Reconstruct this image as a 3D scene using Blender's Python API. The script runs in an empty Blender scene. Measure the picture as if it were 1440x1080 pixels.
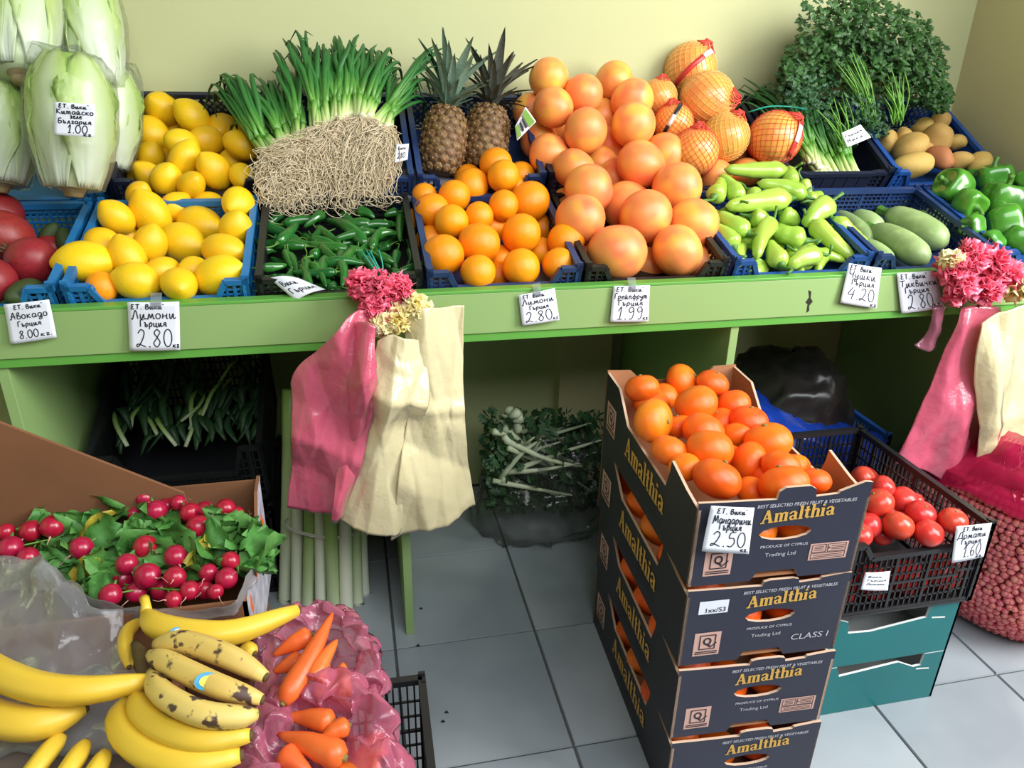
import bpy, bmesh, math, random
from mathutils import Vector, Matrix, Quaternion, noise

random.seed(7)
scene = bpy.context.scene
COL = scene.collection

# ------------------------------------------------------------------ camera
F = 1050.0                      # focal length in pixels of a 1440x1080 frame
CAM = Vector((0.0, 0.0, 1.25))
CR = Vector((0.97778583, -0.20875427, 0.0188818))      # image right
CD = Vector((-0.06708777, -0.39702645, -0.91535197))   # image down
CF = Vector((0.19858021, 0.89375145, -0.40221169))     # view direction
cam_data = bpy.data.cameras.new('camera')
cam_data.sensor_width = 36.0
cam_data.lens = 36.0 * F / 1440.0
cam_data.clip_start = 0.02
cam = bpy.data.objects.new('camera', cam_data)
COL.objects.link(cam)
m = Matrix.Identity(4)
for i in range(3):
    m[i][0] = CR[i]; m[i][1] = -CD[i]; m[i][2] = -CF[i]; m[i][3] = CAM[i]
cam.matrix_world = m
scene.camera = cam

# ------------------------------------------------------------------ light
world = bpy.data.worlds.new('world')
scene.world = world
world.use_nodes = True
world.node_tree.nodes['Background'].inputs[0].default_value = (0.86, 0.93, 1.0, 1)
world.node_tree.nodes['Background'].inputs[1].default_value = 0.11

def area(name, loc, target, sx, sy, power, color):
    l = bpy.data.lights.new(name, 'AREA'); l.shape = 'RECTANGLE'
    l.size = sx; l.size_y = sy; l.energy = power; l.color = color
    o = bpy.data.objects.new(name, l); COL.objects.link(o)
    o.location = loc
    o.rotation_euler = (Vector(target) - Vector(loc)).to_track_quat('-Z', 'Y').to_euler()
    return o
area('shop_window_daylight', (0.9, -0.9, 2.8), (0.6, 1.6, 0.8), 2.4, 1.4, 72, (0.95, 0.98, 1.0))
area('shop_door_daylight', (2.5, 0.05, 1.95), (0.6, 1.5, 0.7), 1.1, 1.9, 110, (1.0, 0.99, 0.96))

scene.view_settings.view_transform = 'Standard'
scene.view_settings.look = 'None'
scene.view_settings.gamma = 1.0
scene.view_settings.use_curve_mapping = False
scene.view_settings.exposure = 0.08

# ------------------------------------------------------------------ helpers
PI = math.pi
U = random.uniform

def rayv(px, py):
    return (CR * ((px - 720.0) / F) + CD * ((py - 540.0) / F) + CF)

def at(px, py, y):
    d = rayv(px, py); return CAM + d * ((y - CAM.y) / d.y)

def atz(px, py, z):
    d = rayv(px, py); return CAM + d * ((z - CAM.z) / d.z)

def mpp(p):                     # metres per photo pixel at a point
    return (p - CAM).dot(CF) / F

def S(r, g, b):                 # sRGB 0-255 to linear
    def f(c):
        c /= 255.0
        return c / 12.92 if c <= 0.04045 else ((c + 0.055) / 1.055) ** 2.4
    return (f(r), f(g), f(b), 1.0)

class MB:
    def __init__(self): self.v = []; self.f = []; self.m = []
    def add(self, vs, fs, mi=0):
        o = len(self.v); self.v += [tuple(x) for x in vs]
        self.f += [tuple(i + o for i in q) for q in fs]; self.m += [mi] * len(fs)
        return self
    def box(self, a, b, mi=0, M=None):
        x0, y0, z0 = a; x1, y1, z1 = b
        vs = [Vector(p) for p in ((x0,y0,z0),(x1,y0,z0),(x1,y1,z0),(x0,y1,z0),(x0,y0,z1),(x1,y0,z1),(x1,y1,z1),(x0,y1,z1))]
        if M: vs = [M @ v for v in vs]
        return self.add(vs, [(0,3,2,1),(4,5,6,7),(0,1,5,4),(1,2,6,5),(2,3,7,6),(3,0,4,7)], mi)
    def bar(self, a, b, w, t, n, mi=0):
        a = Vector(a); b = Vector(b); n = Vector(n).normalized()
        d = (b - a).normalized(); s = d.cross(n).normalized() * (w / 2); k = n * (t / 2)
        vs = [a-s-k, a+s-k, a+s+k, a-s+k, b-s-k, b+s-k, b+s+k, b-s+k]
        return self.add(vs, [(0,1,2,3),(7,6,5,4),(0,4,5,1),(1,5,6,2),(2,6,7,3),(3,7,4,0)], mi)
    def tube(self, pts, radii, seg=8, mi=0, flat=1.0, up=None, caps=True):
        pts = [Vector(p) for p in pts]; n = len(pts)
        if not hasattr(radii, '__len__'): radii = [radii] * n
        T = []
        for i in range(n):
            t = pts[min(i+1, n-1)] - pts[max(i-1, 0)]
            T.append(t.normalized() if t.length > 1e-9 else Vector((0,0,1)))
        u = Vector(up) if up else (Vector((0,0,1)) if abs(T[0].z) < 0.9 else Vector((1,0,0)))
        u = (u - T[0] * u.dot(T[0])).normalized()
        vs = []
        for i in range(n):
            if i: u = T[i-1].rotation_difference(T[i]) @ u
            u = (u - T[i] * u.dot(T[i])).normalized()
            w = T[i].cross(u)
            for k in range(seg):
                a = 2 * PI * k / seg
                vs.append(pts[i] + (u * math.cos(a) * flat + w * math.sin(a)) * radii[i])
        fs = []
        for i in range(n - 1):
            for k in range(seg):
                k2 = (k + 1) % seg
                fs.append((i*seg+k, i*seg+k2, (i+1)*seg+k2, (i+1)*seg+k))
        if caps:
            fs.append(tuple(range(seg - 1, -1, -1))); fs.append(tuple((n-1)*seg + k for k in range(seg)))
        return self.add(vs, fs, mi)
    def grid(self, P, nu, nv, mi=0, closed=False):
        vs = [P[i][j] for j in range(nv) for i in range(nu)]
        fs = []
        for j in range(nv - 1):
            for i in range(nu if closed else nu - 1):
                i2 = (i + 1) % nu
                fs.append((j*nu+i, j*nu+i2, (j+1)*nu+i2, (j+1)*nu+i))
        return self.add(vs, fs, mi)
    def mesh(self, name, mats, smooth=False):
        me = bpy.data.meshes.new(name)
        me.from_pydata(self.v, [], self.f)
        for mt in (mats if isinstance(mats, (list, tuple)) else [mats]): me.materials.append(mt)
        me.polygons.foreach_set('material_index', self.m)
        if smooth: me.polygons.foreach_set('use_smooth', [True] * len(self.f))
        me.update()
        return me
    def build(self, name, mats, parent=None, smooth=False, solid=0.0):
        o = link(name, self.mesh(name, mats, smooth), parent)
        if solid:
            md = o.modifiers.new('thickness', 'SOLIDIFY'); md.thickness = solid; md.offset = 0
        return o

def link(name, data, parent=None, M=None):
    o = bpy.data.objects.new(name, data); COL.objects.link(o)
    if parent: o.parent = parent
    if M is not None: o.matrix_local = M
    return o

def tag(o, label=None, cat=None, group=None, kind=None):
    if label: o['label'] = label
    if cat: o['category'] = cat
    if group: o['group'] = group
    if kind: o['kind'] = kind
    return o

def thing(name, label, cat, loc=(0,0,0), rot=None, group=None):
    o = bpy.data.objects.new(name, None); COL.objects.link(o); o.empty_display_size = 0.05
    M = Matrix.Translation(loc)
    if rot is not None: M = M @ rot.to_4x4()
    o.matrix_world = M
    return tag(o, label, cat, group)

def local(o, pts):              # world points to the coordinates of an unparented thing
    inv = o.matrix_world.inverted(); return [inv @ Vector(p) for p in pts]

def cr(P, n):                   # catmull-rom resample of a list of vectors
    P = [Vector(p) for p in P]
    if len(P) == 2: return [P[0].lerp(P[1], i / (n - 1)) for i in range(n)]
    out = []
    for i in range(n):
        s = i / (n - 1) * (len(P) - 1); k = min(int(s), len(P) - 2); t = s - k
        p1, p2 = P[k], P[k+1]
        p0 = P[k-1] if k else p1 * 2 - p2
        p3 = P[k+2] if k + 2 < len(P) else p2 * 2 - p1
        out.append(0.5 * ((2*p1) + (p2-p0)*t + (2*p0-5*p1+4*p2-p3)*t*t + (3*p1-p0-3*p2+p3)*t*t*t))
    return out

def crc(P, n):                  # the same, closed
    P = [Vector(p) for p in P]; L = len(P); out = []
    for i in range(n):
        s = i / n * L; k = int(s) % L; t = s - int(s)
        p0, p1, p2, p3 = P[k-1], P[k], P[(k+1) % L], P[(k+2) % L]
        out.append(0.5 * ((2*p1) + (p2-p0)*t + (2*p0-5*p1+4*p2-p3)*t*t + (3*p1-p0-3*p2+p3)*t*t*t))
    return out

def crinkle(p, s1, a1, s2=0.0, a2=0.0, off=0.0):
    q = Vector(p) * s1 + Vector((off, off*1.7, -off))
    d = noise.noise_vector(q) * a1
    if a2: d = d + noise.noise_vector(Vector(p) * s2 + Vector((off*2.1, 3, off))) * a2
    return Vector(p) + d

def fold(p, scale, amp, off=0.0):   # sharp ridges as in crumpled film
    q = Vector(p) * scale + Vector((off, off*.7, off*1.3))
    v = Vector((abs(noise.noise(q)), abs(noise.noise(q + Vector((7.3, 1.1, 4.2)))), abs(noise.noise(q + Vector((2.2, 9.4, 5.1))))))
    return Vector(p) + (v - Vector((.2, .2, .2))) * amp

def creaser(P, amp, n, seed):        # a few long straight folds, flat panels between them
    rnd = random.Random(seed); pts = [p for c in P for p in c]
    ks = []
    for k in range(n):
        q = rnd.choice(pts); a = rnd.choice((rnd.uniform(-.35, .35), rnd.uniform(-.35, .35), rnd.uniform(-1.5, 1.5)))
        ks.append((Vector((math.cos(a), 0, math.sin(a))), q, rnd.choice((-1, 1, 1)) * rnd.uniform(.5, 1.2) * amp, rnd.uniform(.02, .09)))
    def f(p):
        h = 0.0
        for nn, q, s, w in ks: h += s * max(0.0, 1 - abs((p - q).dot(nn)) / w) * w
        return h
    H = [[f(p) for p in c] for c in P]
    return [[P[i][j] + Vector((0, -H[i][j], 0)) for j in range(len(P[0]))] for i in range(len(P))]

def sheet_pts(rows, nu, nv):
    R = [cr(r, nu) for r in rows]
    cols = [cr([R[j][i] for j in range(len(R))], nv) for i in range(nu)]
    return cols                 # cols[i][j]

def sheet(name, rows, mats, parent, nu=24, nv=28, amp=0.006, sc=14, famp=0.0, fsc=20, off=0.0, solid=0.0012, smooth=True, cre=0.0, cfr=7.0):
    P = sheet_pts(rows, nu, nv)
    if cre: P = creaser(P, cre, int(cfr), off)
    if amp: P = [[crinkle(p, sc, amp, sc*2.7, amp*.4, off) for p in c] for c in P]
    if famp: P = [[fold(p, fsc, famp, off) for p in c] for c in P]
    mb = MB(); mb.grid(P, nu, nv)
    if parent: mb.v = [tuple(x) for x in local(parent, mb.v)]
    return mb.build(name, mats, parent, smooth, solid)

def loft(name, rings, mats, parent, nu=48, nv=24, amp=0.0, sc=14, famp=0.0, fsc=20, off=0.0, solid=0.0012, smooth=True):
    R = [crc(r, nu) for r in rings]
    P = [cr([R[j][i] for j in range(len(R))], nv) for i in range(nu)]
    if amp: P = [[crinkle(p, sc, amp, sc*2.7, amp*.4, off) for p in c] for c in P]
    if famp: P = [[fold(p, fsc, famp, off) for p in c] for c in P]
    mb = MB(); mb.grid(P, nu, nv, closed=True)
    if parent: mb.v = [tuple(x) for x in local(parent, mb.v)]
    return mb.build(name, mats, parent, smooth, solid)

def slab(mb, outline, holes, t, M, m_out=0, m_in=1, m_edge=1):
    """A sheet of board cut to an outline (u,v) with holes; M maps (u,v,depth) to space, depth 0 is the printed face."""
    bm = bmesh.new(); loops = []
    for lp in [outline] + holes:
        vs = [bm.verts.new((p[0], p[1], 0)) for p in lp]
        loops.append(vs)
        for i in range(len(vs)): bm.edges.new((vs[i], vs[(i+1) % len(vs)]))
    bmesh.ops.triangle_fill(bm, use_beauty=True, use_dissolve=False, edges=bm.edges[:])
    bm.verts.ensure_lookup_table(); bm.verts.index_update()
    n = len(bm.verts)
    tri = [tuple(v.index for v in f.verts) for f in bm.faces]
    co = [v.co.copy() for v in bm.verts]
    edges = [[v.index for v in lp] for lp in loops]
    bm.free()
    def area2(a, b, c): return (co[b].x-co[a].x)*(co[c].y-co[a].y) - (co[c].x-co[a].x)*(co[b].y-co[a].y)
    tri = [q if area2(*q) > 0 else q[::-1] for q in tri]
    vs = [M @ Vector((c.x, c.y, 0)) for c in co] + [M @ Vector((c.x, c.y, t)) for c in co]
    mb.add(vs, tri, m_out)
    base = len(mb.v) - 2 * n
    mb.f += [tuple(base + n + i for i in q[::-1]) for q in tri]; mb.m += [m_in] * len(tri)
    for lp in edges:
        for i in range(len(lp)):
            a, b = lp[i], lp[(i+1) % len(lp)]
            mb.f.append((base+a, base+b, base+n+b, base+n+a)); mb.m.append(m_edge)

def frame(o, u, v, n):          # origin, two in-plane axes and the depth axis
    M = Matrix.Identity(4)
    for i in range(3): M[i][0] = u[i]; M[i][1] = v[i]; M[i][2] = n[i]; M[i][3] = o[i]
    return M

# ------------------------------------------------------------------ materials
def mat(name, base, rough=0.5, var=None, vscale=8.0, bump=0.0, bscale=40.0, rand=0.0, spec=0.5, sss=0.0,
        metallic=0.0, trans=0.0, second=None, sscale=3.0, sthr=(0.45, 0.6), coat=0.0, detail=3.0):
    mt = bpy.data.materials.new(name); mt.use_nodes = True
    nt = mt.node_tree; N = nt.nodes; L = nt.links
    b = N['Principled BSDF']
    b.inputs['Base Color'].default_value = base
    b.inputs['Roughness'].default_value = rough
    b.inputs['Specular IOR Level'].default_value = spec
    b.inputs['Metallic'].default_value = metallic
    if coat: b.inputs['Coat Weight'].default_value = coat
    if sss:
        b.inputs['Subsurface Weight'].default_value = sss
        b.inputs['Subsurface Radius'].default_value = (0.012, 0.006, 0.003)
        b.inputs['Subsurface Scale'].default_value = 1.0
    tc = N.new('ShaderNodeTexCoord'); info = N.new('ShaderNodeObjectInfo')
    mul = N.new('ShaderNodeMath'); mul.operation = 'MULTIPLY'; mul.inputs[1].default_value = 37.0
    L.new(info.outputs['Random'], mul.inputs[0])
    def nz(scale, det=detail):
        n = N.new('ShaderNodeTexNoise'); n.noise_dimensions = '4D'
        n.inputs['Scale'].default_value = scale; n.inputs['Detail'].default_value = det
        L.new(tc.outputs['Object'], n.inputs['Vector']); L.new(mul.outputs[0], n.inputs['W'])
        return n
    def mix(fac, a, bb):
        x = N.new('ShaderNodeMix'); x.data_type = 'RGBA'
        L.new(fac, x.inputs[0])
        for k, s in ((6, a), (7, bb)):
            if isinstance(s, tuple): x.inputs[k].default_value = s
            else: L.new(s, x.inputs[k])
        return x.outputs[2]
    col = None
    def ramp(src, lo, hi):
        r = N.new('ShaderNodeMapRange'); r.inputs[1].default_value = lo; r.inputs[2].default_value = hi
        L.new(src, r.inputs[0]); return r.outputs[0]
    if var is not None: col = mix(ramp(nz(vscale).outputs['Fac'], 0.32, 0.68), base, var)
    if second is not None: col = mix(ramp(nz(sscale).outputs['Fac'], *sthr), col or base, second)
    if rand:
        h = N.new('ShaderNodeHueSaturation')
        if col is None: h.inputs['Color'].default_value = base
        else: L.new(col, h.inputs['Color'])
        r1 = N.new('ShaderNodeMapRange'); r1.inputs[3].default_value = 0.5 - rand * 0.018; r1.inputs[4].default_value = 0.5 + rand * 0.018
        L.new(info.outputs['Random'], r1.inputs[0]); L.new(r1.outputs[0], h.inputs['Hue'])
        r2 = N.new('ShaderNodeMath'); r2.operation = 'FRACT'; L.new(mul.outputs[0], r2.inputs[0])
        r3 = N.new('ShaderNodeMapRange'); r3.inputs[3].default_value = 1 - rand * 0.22; r3.inputs[4].default_value = 1 + rand * 0.2
        L.new(r2.outputs[0], r3.inputs[0]); L.new(r3.outputs[0], h.inputs['Value'])
        col = h.outputs[0]
    if col is not None: L.new(col, b.inputs['Base Color'])
    if bump:
        bp = N.new('ShaderNodeBump'); bp.inputs['Strength'].default_value = bump; bp.inputs['Distance'].default_value = 0.004
        L.new(nz(bscale, 2.0).outputs['Fac'], bp.inputs['Height']); L.new(bp.outputs[0], b.inputs['Normal'])
    return mt

def film(name, color, alpha, rough=0.18, spec=1.0, transl=0.5, edge=0.55, tint=0.45, bsc=45, bst=0.35):
    """Thin plastic film: see-through with a milky colour and glossy folds, denser where seen edge-on."""
    mt = bpy.data.materials.new(name); mt.use_nodes = True
    nt = mt.node_tree; N = nt.nodes; L = nt.links
    out = N['Material Output']; N.remove(N['Principled BSDF'])
    tr = N.new('ShaderNodeBsdfTransparent'); df = N.new('ShaderNodeBsdfDiffuse'); tl = N.new('ShaderNodeBsdfTranslucent'); gl = N.new('ShaderNodeBsdfGlossy')
    tr.inputs[0].default_value = tuple(1 - tint + tint * c for c in color[:3]) + (1,)
    df.inputs[0].default_value = color; tl.inputs[0].default_value = color; gl.inputs['Roughness'].default_value = rough
    a = N.new('ShaderNodeMixShader'); a.inputs[0].default_value = transl; L.new(df.outputs[0], a.inputs[1]); L.new(tl.outputs[0], a.inputs[2])
    lw = N.new('ShaderNodeLayerWeight'); lw.inputs[0].default_value = 0.35
    mr = N.new('ShaderNodeMapRange'); mr.inputs[3].default_value = alpha; mr.inputs[4].default_value = min(1.0, alpha + edge); L.new(lw.outputs['Facing'], mr.inputs[0])
    b = N.new('ShaderNodeMixShader'); L.new(mr.outputs[0], b.inputs[0]); L.new(tr.outputs[0], b.inputs[1]); L.new(a.outputs[0], b.inputs[2])
    fr = N.new('ShaderNodeFresnel'); fr.inputs[0].default_value = 1.45
    ml = N.new('ShaderNodeMath'); ml.operation = 'MULTIPLY'; ml.inputs[1].default_value = spec; L.new(fr.outputs[0], ml.inputs[0])
    c = N.new('ShaderNodeMixShader'); L.new(ml.outputs[0], c.inputs[0]); L.new(b.outputs[0], c.inputs[1]); L.new(gl.outputs[0], c.inputs[2])
    tc = N.new('ShaderNodeTexCoord'); nz = N.new('ShaderNodeTexNoise'); nz.inputs['Scale'].default_value = bsc; nz.inputs['Detail'].default_value = 3
    L.new(tc.outputs['Object'], nz.inputs['Vector'])
    bp = N.new('ShaderNodeBump'); bp.inputs['Strength'].default_value = bst; bp.inputs['Distance'].default_value = 0.006
    L.new(nz.outputs['Fac'], bp.inputs['Height'])
    for n in (df, gl, tl): L.new(bp.outputs[0], n.inputs['Normal'])
    L.new(c.outputs[0], out.inputs[0])
    return mt

def axis_mat(name, stops, axis=2, rough=0.5, nscale=6.0, namp=0.12, bump=0.0, bscale=30, spec=0.5, sss=0.0):
    """Colour running along a thing's own length (generated coordinate), with noise."""
    mt = bpy.data.materials.new(name); mt.use_nodes = True
    nt = mt.node_tree; N = nt.nodes; L = nt.links; b = N['Principled BSDF']
    b.inputs['Roughness'].default_value = rough; b.inputs['Specular IOR Level'].default_value = spec
    if sss:
        b.inputs['Subsurface Weight'].default_value = sss; b.inputs['Subsurface Radius'].default_value = (0.01, 0.008, 0.004)
    uv = N.new('ShaderNodeAttribute'); uv.attribute_name = 'run'
    tc = N.new('ShaderNodeTexCoord')
    nz = N.new('ShaderNodeTexNoise'); nz.inputs['Scale'].default_value = nscale; nz.inputs['Detail'].default_value = 3
    L.new(tc.outputs['Object'], nz.inputs['Vector'])
    ma = N.new('ShaderNodeMath'); ma.operation = 'MULTIPLY_ADD'; ma.inputs[1].default_value = namp * 2; ma.inputs[2].default_value = -namp
    L.new(nz.outputs['Fac'], ma.inputs[0])
    ad = N.new('ShaderNodeMath'); ad.operation = 'ADD'; L.new(uv.outputs['Fac'], ad.inputs[0]); L.new(ma.outputs[0], ad.inputs[1])
    r = N.new('ShaderNodeValToRGB'); el = r.color_ramp.elements
    el[0].position, el[0].color = stops[0]; el[1].position, el[1].color = stops[-1]
    for p, c in stops[1:-1]:
        e = el.new(p); e.color = c
    L.new(ad.outputs[0], r.inputs[0]); L.new(r.outputs[0], b.inputs['Base Color'])
    if bump:
        bp = N.new('ShaderNodeBump'); bp.inputs['Strength'].default_value = bump; bp.inputs['Distance'].default_value = 0.004
        n2 = N.new('ShaderNodeTexNoise'); n2.inputs['Scale'].default_value = bscale; L.new(tc.outputs['Object'], n2.inputs['Vector'])
        L.new(n2.outputs['Fac'], bp.inputs['Height']); L.new(bp.outputs[0], b.inputs['Normal'])
    return mt

def set_run(me, vals):
    a = me.attributes.new('run', 'FLOAT', 'POINT'); a.data.foreach_set('value', vals)

def tube_run(name, pts, radii, mats, parent, seg=8, flat=1.0, up=None, r0=0.0, r1=1.0):
    mb = MB(); mb.tube(local(parent, pts) if parent else pts, radii, seg, flat=flat, up=up)
    me = mb.mesh(name, mats, True); n = len(pts)
    set_run(me, [r0 + (r1 - r0) * i / (n - 1) for i in range(n) for _ in range(seg)])
    return link(name, me, parent)

M = {}
M['wall'] = mat('pale yellow green wall paint', S(194, 197, 150), 0.85, var=S(189, 192, 144), vscale=1.2, bump=0.05, bscale=120)
M['wall_side'] = mat('cream side wall paint', S(204, 194, 150), 0.85, var=S(196, 186, 142), vscale=1.5, bump=0.05, bscale=120)
M['green'] = mat('green shelf board', S(148, 180, 114), 0.42, var=S(143, 175, 109), vscale=1.3)
M['edge'] = mat('green edge banding', S(100, 168, 72), 0.38)
M['tile'] = mat('grey floor tile', S(152, 161, 168), 0.28, var=S(138, 147, 154), vscale=5, second=S(164, 172, 178), sscale=2.2, rand=0.18, bump=0.04, bscale=60)
M['grout'] = mat('dark grout', S(84, 88, 88), 0.9, var=S(70, 72, 72), vscale=20)
M['dirt'] = mat('dark crumbs', S(40, 36, 30), 0.9)
M['blue'] = mat('blue crate plastic', S(38, 122, 186), 0.38, var=S(30, 108, 170), vscale=9)
M['navy'] = mat('dark blue crate plastic', S(36, 60, 108), 0.4, var=S(32, 52, 96), vscale=9)
M['royal'] = mat('royal blue crate plastic', S(32, 78, 150), 0.4, var=S(28, 68, 134), vscale=9)
M['ink'] = mat('blue black crate plastic', S(24, 30, 52), 0.42)
M['black'] = mat('black crate plastic', S(30, 31, 34), 0.42, var=S(24, 25, 28), vscale=9)
M['kraft'] = mat('kraft cardboard', S(176, 122, 84), 0.85, var=S(164, 112, 76), vscale=12)
M['kraft_dark'] = mat('brown cardboard', S(132, 88, 58), 0.85, var=S(120, 80, 52), vscale=7)
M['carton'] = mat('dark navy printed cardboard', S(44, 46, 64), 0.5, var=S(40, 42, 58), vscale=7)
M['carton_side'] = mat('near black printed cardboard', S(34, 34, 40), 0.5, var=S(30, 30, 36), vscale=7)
M['cut'] = mat('pale cut edge of cardboard', S(206, 176, 152), 0.9)
M['teal'] = mat('teal printed cardboard', S(14, 108, 110), 0.5, var=S(12, 98, 102), vscale=5)
M['white_board'] = mat('white cardboard edge', S(214, 218, 216), 0.8)
M['gold'] = mat('gold ink', S(206, 162, 74), 0.5)
M['pale_ink'] = mat('pale grey ink', S(186, 186, 196), 0.6)
M['pink_print'] = mat('dusty pink print', S(206, 164, 152), 0.6)
M['ink_black'] = mat('black marker ink', S(26, 26, 40), 0.6)
M['paper'] = mat('white paper', S(232, 236, 246), 0.75, var=S(226, 231, 243), vscale=10)
M['tape'] = film('clear sticky tape', (0.8, 0.84, 0.9, 1), 0.25, 0.15)
M['lemon'] = mat('lemon peel', S(248, 204, 30), 0.36, var=S(244, 192, 18), vscale=14, bump=0.16, bscale=190, rand=0.45, sss=0.08, second=S(214, 172, 70), sscale=9, sthr=(0.69, 0.78))
M['orange'] = mat('orange peel', S(252, 158, 16), 0.34, var=S(250, 148, 10), vscale=12, bump=0.2, bscale=210, rand=0.35, sss=0.08)
M['grape'] = mat('grapefruit peel', S(248, 164, 84), 0.34, var=S(244, 134, 82), vscale=1.3, bump=0.12, bscale=190, rand=0.55, sss=0.08, second=S(248, 182, 80), sscale=1.1, sthr=(0.5, 0.7), detail=1.0)
M['pomelo'] = mat('netted grapefruit peel', S(236, 180, 84), 0.3, var=S(240, 150, 78), vscale=1.2, bump=0.1, bscale=160, rand=0.4, sss=0.05, coat=0.4, detail=1.0)
M['mandarin'] = mat('mandarin peel', S(250, 122, 26), 0.3, var=S(246, 102, 22), vscale=1.5, bump=0.2, bscale=220, rand=0.6, sss=0.08)
M['tomato'] = mat('tomato skin', S(218, 62, 50), 0.25, var=S(212, 74, 58), vscale=1.5, rand=0.3, sss=0.06, detail=1.0)
M['pomegranate'] = mat('pomegranate rind', S(158, 42, 46), 0.42, var=S(136, 36, 40), vscale=9, bump=0.08, bscale=60, rand=0.3)
M['avocado'] = mat('avocado skin', S(58, 78, 34), 0.5, var=S(44, 60, 28), vscale=20, bump=0.3, bscale=120, rand=0.3)
M['scar'] = mat('dry green brown stem scar', S(128, 120, 62), 0.8)
M['red_net'] = mat('red plastic netting', S(222, 74, 60), 0.4)
M['net_pale'] = mat('pale golden plastic netting', S(236, 196, 112), 0.4)
M['strap'] = mat('red plastic strap label', S(206, 60, 56), 0.3)
M['strap_dark'] = mat('dark plastic strap label', S(34, 40, 54), 0.3)
M['lime'] = mat('light green pepper skin', S(172, 204, 84), 0.26, var=S(154, 194, 70), vscale=9, rand=0.5, sss=0.06, coat=0.3, detail=1.0)
M['chili'] = mat('dark green pepper skin', S(42, 112, 40), 0.22, var=S(30, 90, 34), vscale=12, rand=0.6, coat=0.3)
M['bell'] = mat('bell pepper skin', S(76, 144, 44), 0.22, var=S(60, 124, 38), vscale=1.5, rand=0.4, coat=0.4, detail=1.0)
M['stem'] = mat('pepper stem', S(88, 136, 52), 0.5, var=S(74, 120, 46), vscale=30)
M['zucchini'] = mat('pale green zucchini skin', S(156, 180, 122), 0.4, var=S(138, 166, 104), vscale=26, rand=0.35, bump=0.04, bscale=80, second=S(166, 192, 124), sscale=40, sthr=(0.52, 0.7))
M['potato'] = mat('potato skin', S(206, 172, 96), 0.7, var=S(184, 146, 76), vscale=24, bump=0.12, bscale=60, rand=0.4)
M['potato_red'] = mat('reddish potato skin', S(196, 128, 84), 0.7, var=S(180, 112, 72), vscale=24, bump=0.12, bscale=60)
M['radish'] = mat('radish skin', S(178, 24, 62), 0.32, var=S(164, 20, 54), vscale=2, rand=0.25, coat=0.3)
M['radish_root'] = mat('pale radish root', S(216, 160, 150), 0.6)
M['leaf'] = mat('radish leaf', S(92, 150, 70), 0.45, var=S(70, 126, 56), vscale=3, rand=0.5, bump=0.3, bscale=60)
M['leaf_yellow'] = mat('yellowing leaf', S(188, 168, 50), 0.5, var=S(160, 150, 50), vscale=20)
M['parsley'] = mat('parsley leaf', S(46, 92, 30), 0.5, var=S(36, 76, 26), vscale=25)
M['parsley_stem'] = mat('parsley stem', S(112, 166, 62), 0.45, var=S(92, 148, 50), vscale=30)
M['dill'] = mat('dill', S(38, 86, 42), 0.5, var=S(30, 70, 36), vscale=25)
M['root'] = mat('dry onion roots', S(226, 212, 182), 0.8, var=S(210, 192, 158), vscale=30)
M['rootmass'] = mat('matted onion roots', S(150, 130, 98), 0.9, var=S(124, 106, 78), vscale=40, bump=0.6, bscale=90)
M['pine'] = mat('pineapple rind', S(96, 72, 44), 0.6, var=S(76, 56, 36), vscale=30, bump=0.3, bscale=90)
M['eye'] = mat('pineapple eye', S(136, 104, 62), 0.55, var=S(92, 66, 40), vscale=2.5, rand=0.5)
M['eye_tip'] = mat('pineapple eye tip', S(196, 170, 126), 0.7)
M['crown'] = mat('pineapple crown leaf', S(120, 146, 124), 0.5, var=S(94, 120, 100), vscale=30, rand=0.3)
M['crown_dark'] = mat('dry pineapple crown leaf', S(92, 100, 88), 0.6, var=S(76, 76, 66), vscale=30, rand=0.3)
M['banana_tip'] = mat('banana tip', S(88, 70, 36), 0.8)
M['banana'] = mat('banana skin', S(232, 198, 66), 0.42, var=S(224, 188, 56), vscale=10, rand=0.2, sss=0.06)
M['banana_spot'] = mat('ripe spotted banana skin', S(228, 200, 116), 0.45, var=S(218, 188, 100), vscale=9, rand=0.1, second=S(84, 62, 52), sscale=48, sthr=(0.57, 0.62))
M['carrot'] = mat('carrot skin', S(240, 118, 52), 0.4, var=S(230, 104, 42), vscale=40, rand=0.4, sss=0.08)
M['sticker_blue'] = mat('blue sticker', S(32, 150, 196), 0.4)
M['sticker_yellow'] = mat('yellow sticker', S(232, 224, 70), 0.4)
M['sticker_white'] = mat('white sticker', S(228, 230, 232), 0.4)
M['sticker_violet'] = mat('violet sticker', S(84, 74, 150), 0.4)
M['onion'] = mat('small pink onion skin', S(240, 144, 138), 0.4, var=S(230, 126, 120), vscale=2, rand=0.6)
M['sack_net'] = mat('crimson sack netting', S(206, 36, 92), 0.5)
M['sack_fill_shade'] = mat('onion fill with painted shade', S(196, 104, 92), 0.8, var=S(170, 80, 74), vscale=60)  # inner shell: shade between the onions painted in as a darker colour
M['pink_film'] = film('pink carrier bag film', S(246, 116, 146), 0.90, 0.26, 2.4, 0.4, 0.10, 0.45, 70, 0.25)
M['pink_sheer'] = film('sheer pink bag film', S(238, 150, 176), 0.30, 0.12, 1.6, 0.5, 0.5)
M['carrot_bag'] = film('pink carrot bag film', S(250, 140, 174), 0.46, 0.14, 1.2, 0.45, 0.40, 0.12, 60, 0.5)
M['yellow_film'] = film('pale yellow carrier bag film', S(255, 244, 196), 0.96, 0.26, 2.4, 0.3, 0.04, 0.45, 70, 0.25)
M['clear'] = film('clear plastic film', (0.84, 0.85, 0.90, 1), 0.16, 0.14, 0.8, 0.5, 0.35, 0.1)
M['cling'] = film('clear wrapping film', (0.9, 0.92, 0.9, 1), 0.02, 0.10, 0.45, 0.5, 0.10)
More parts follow.
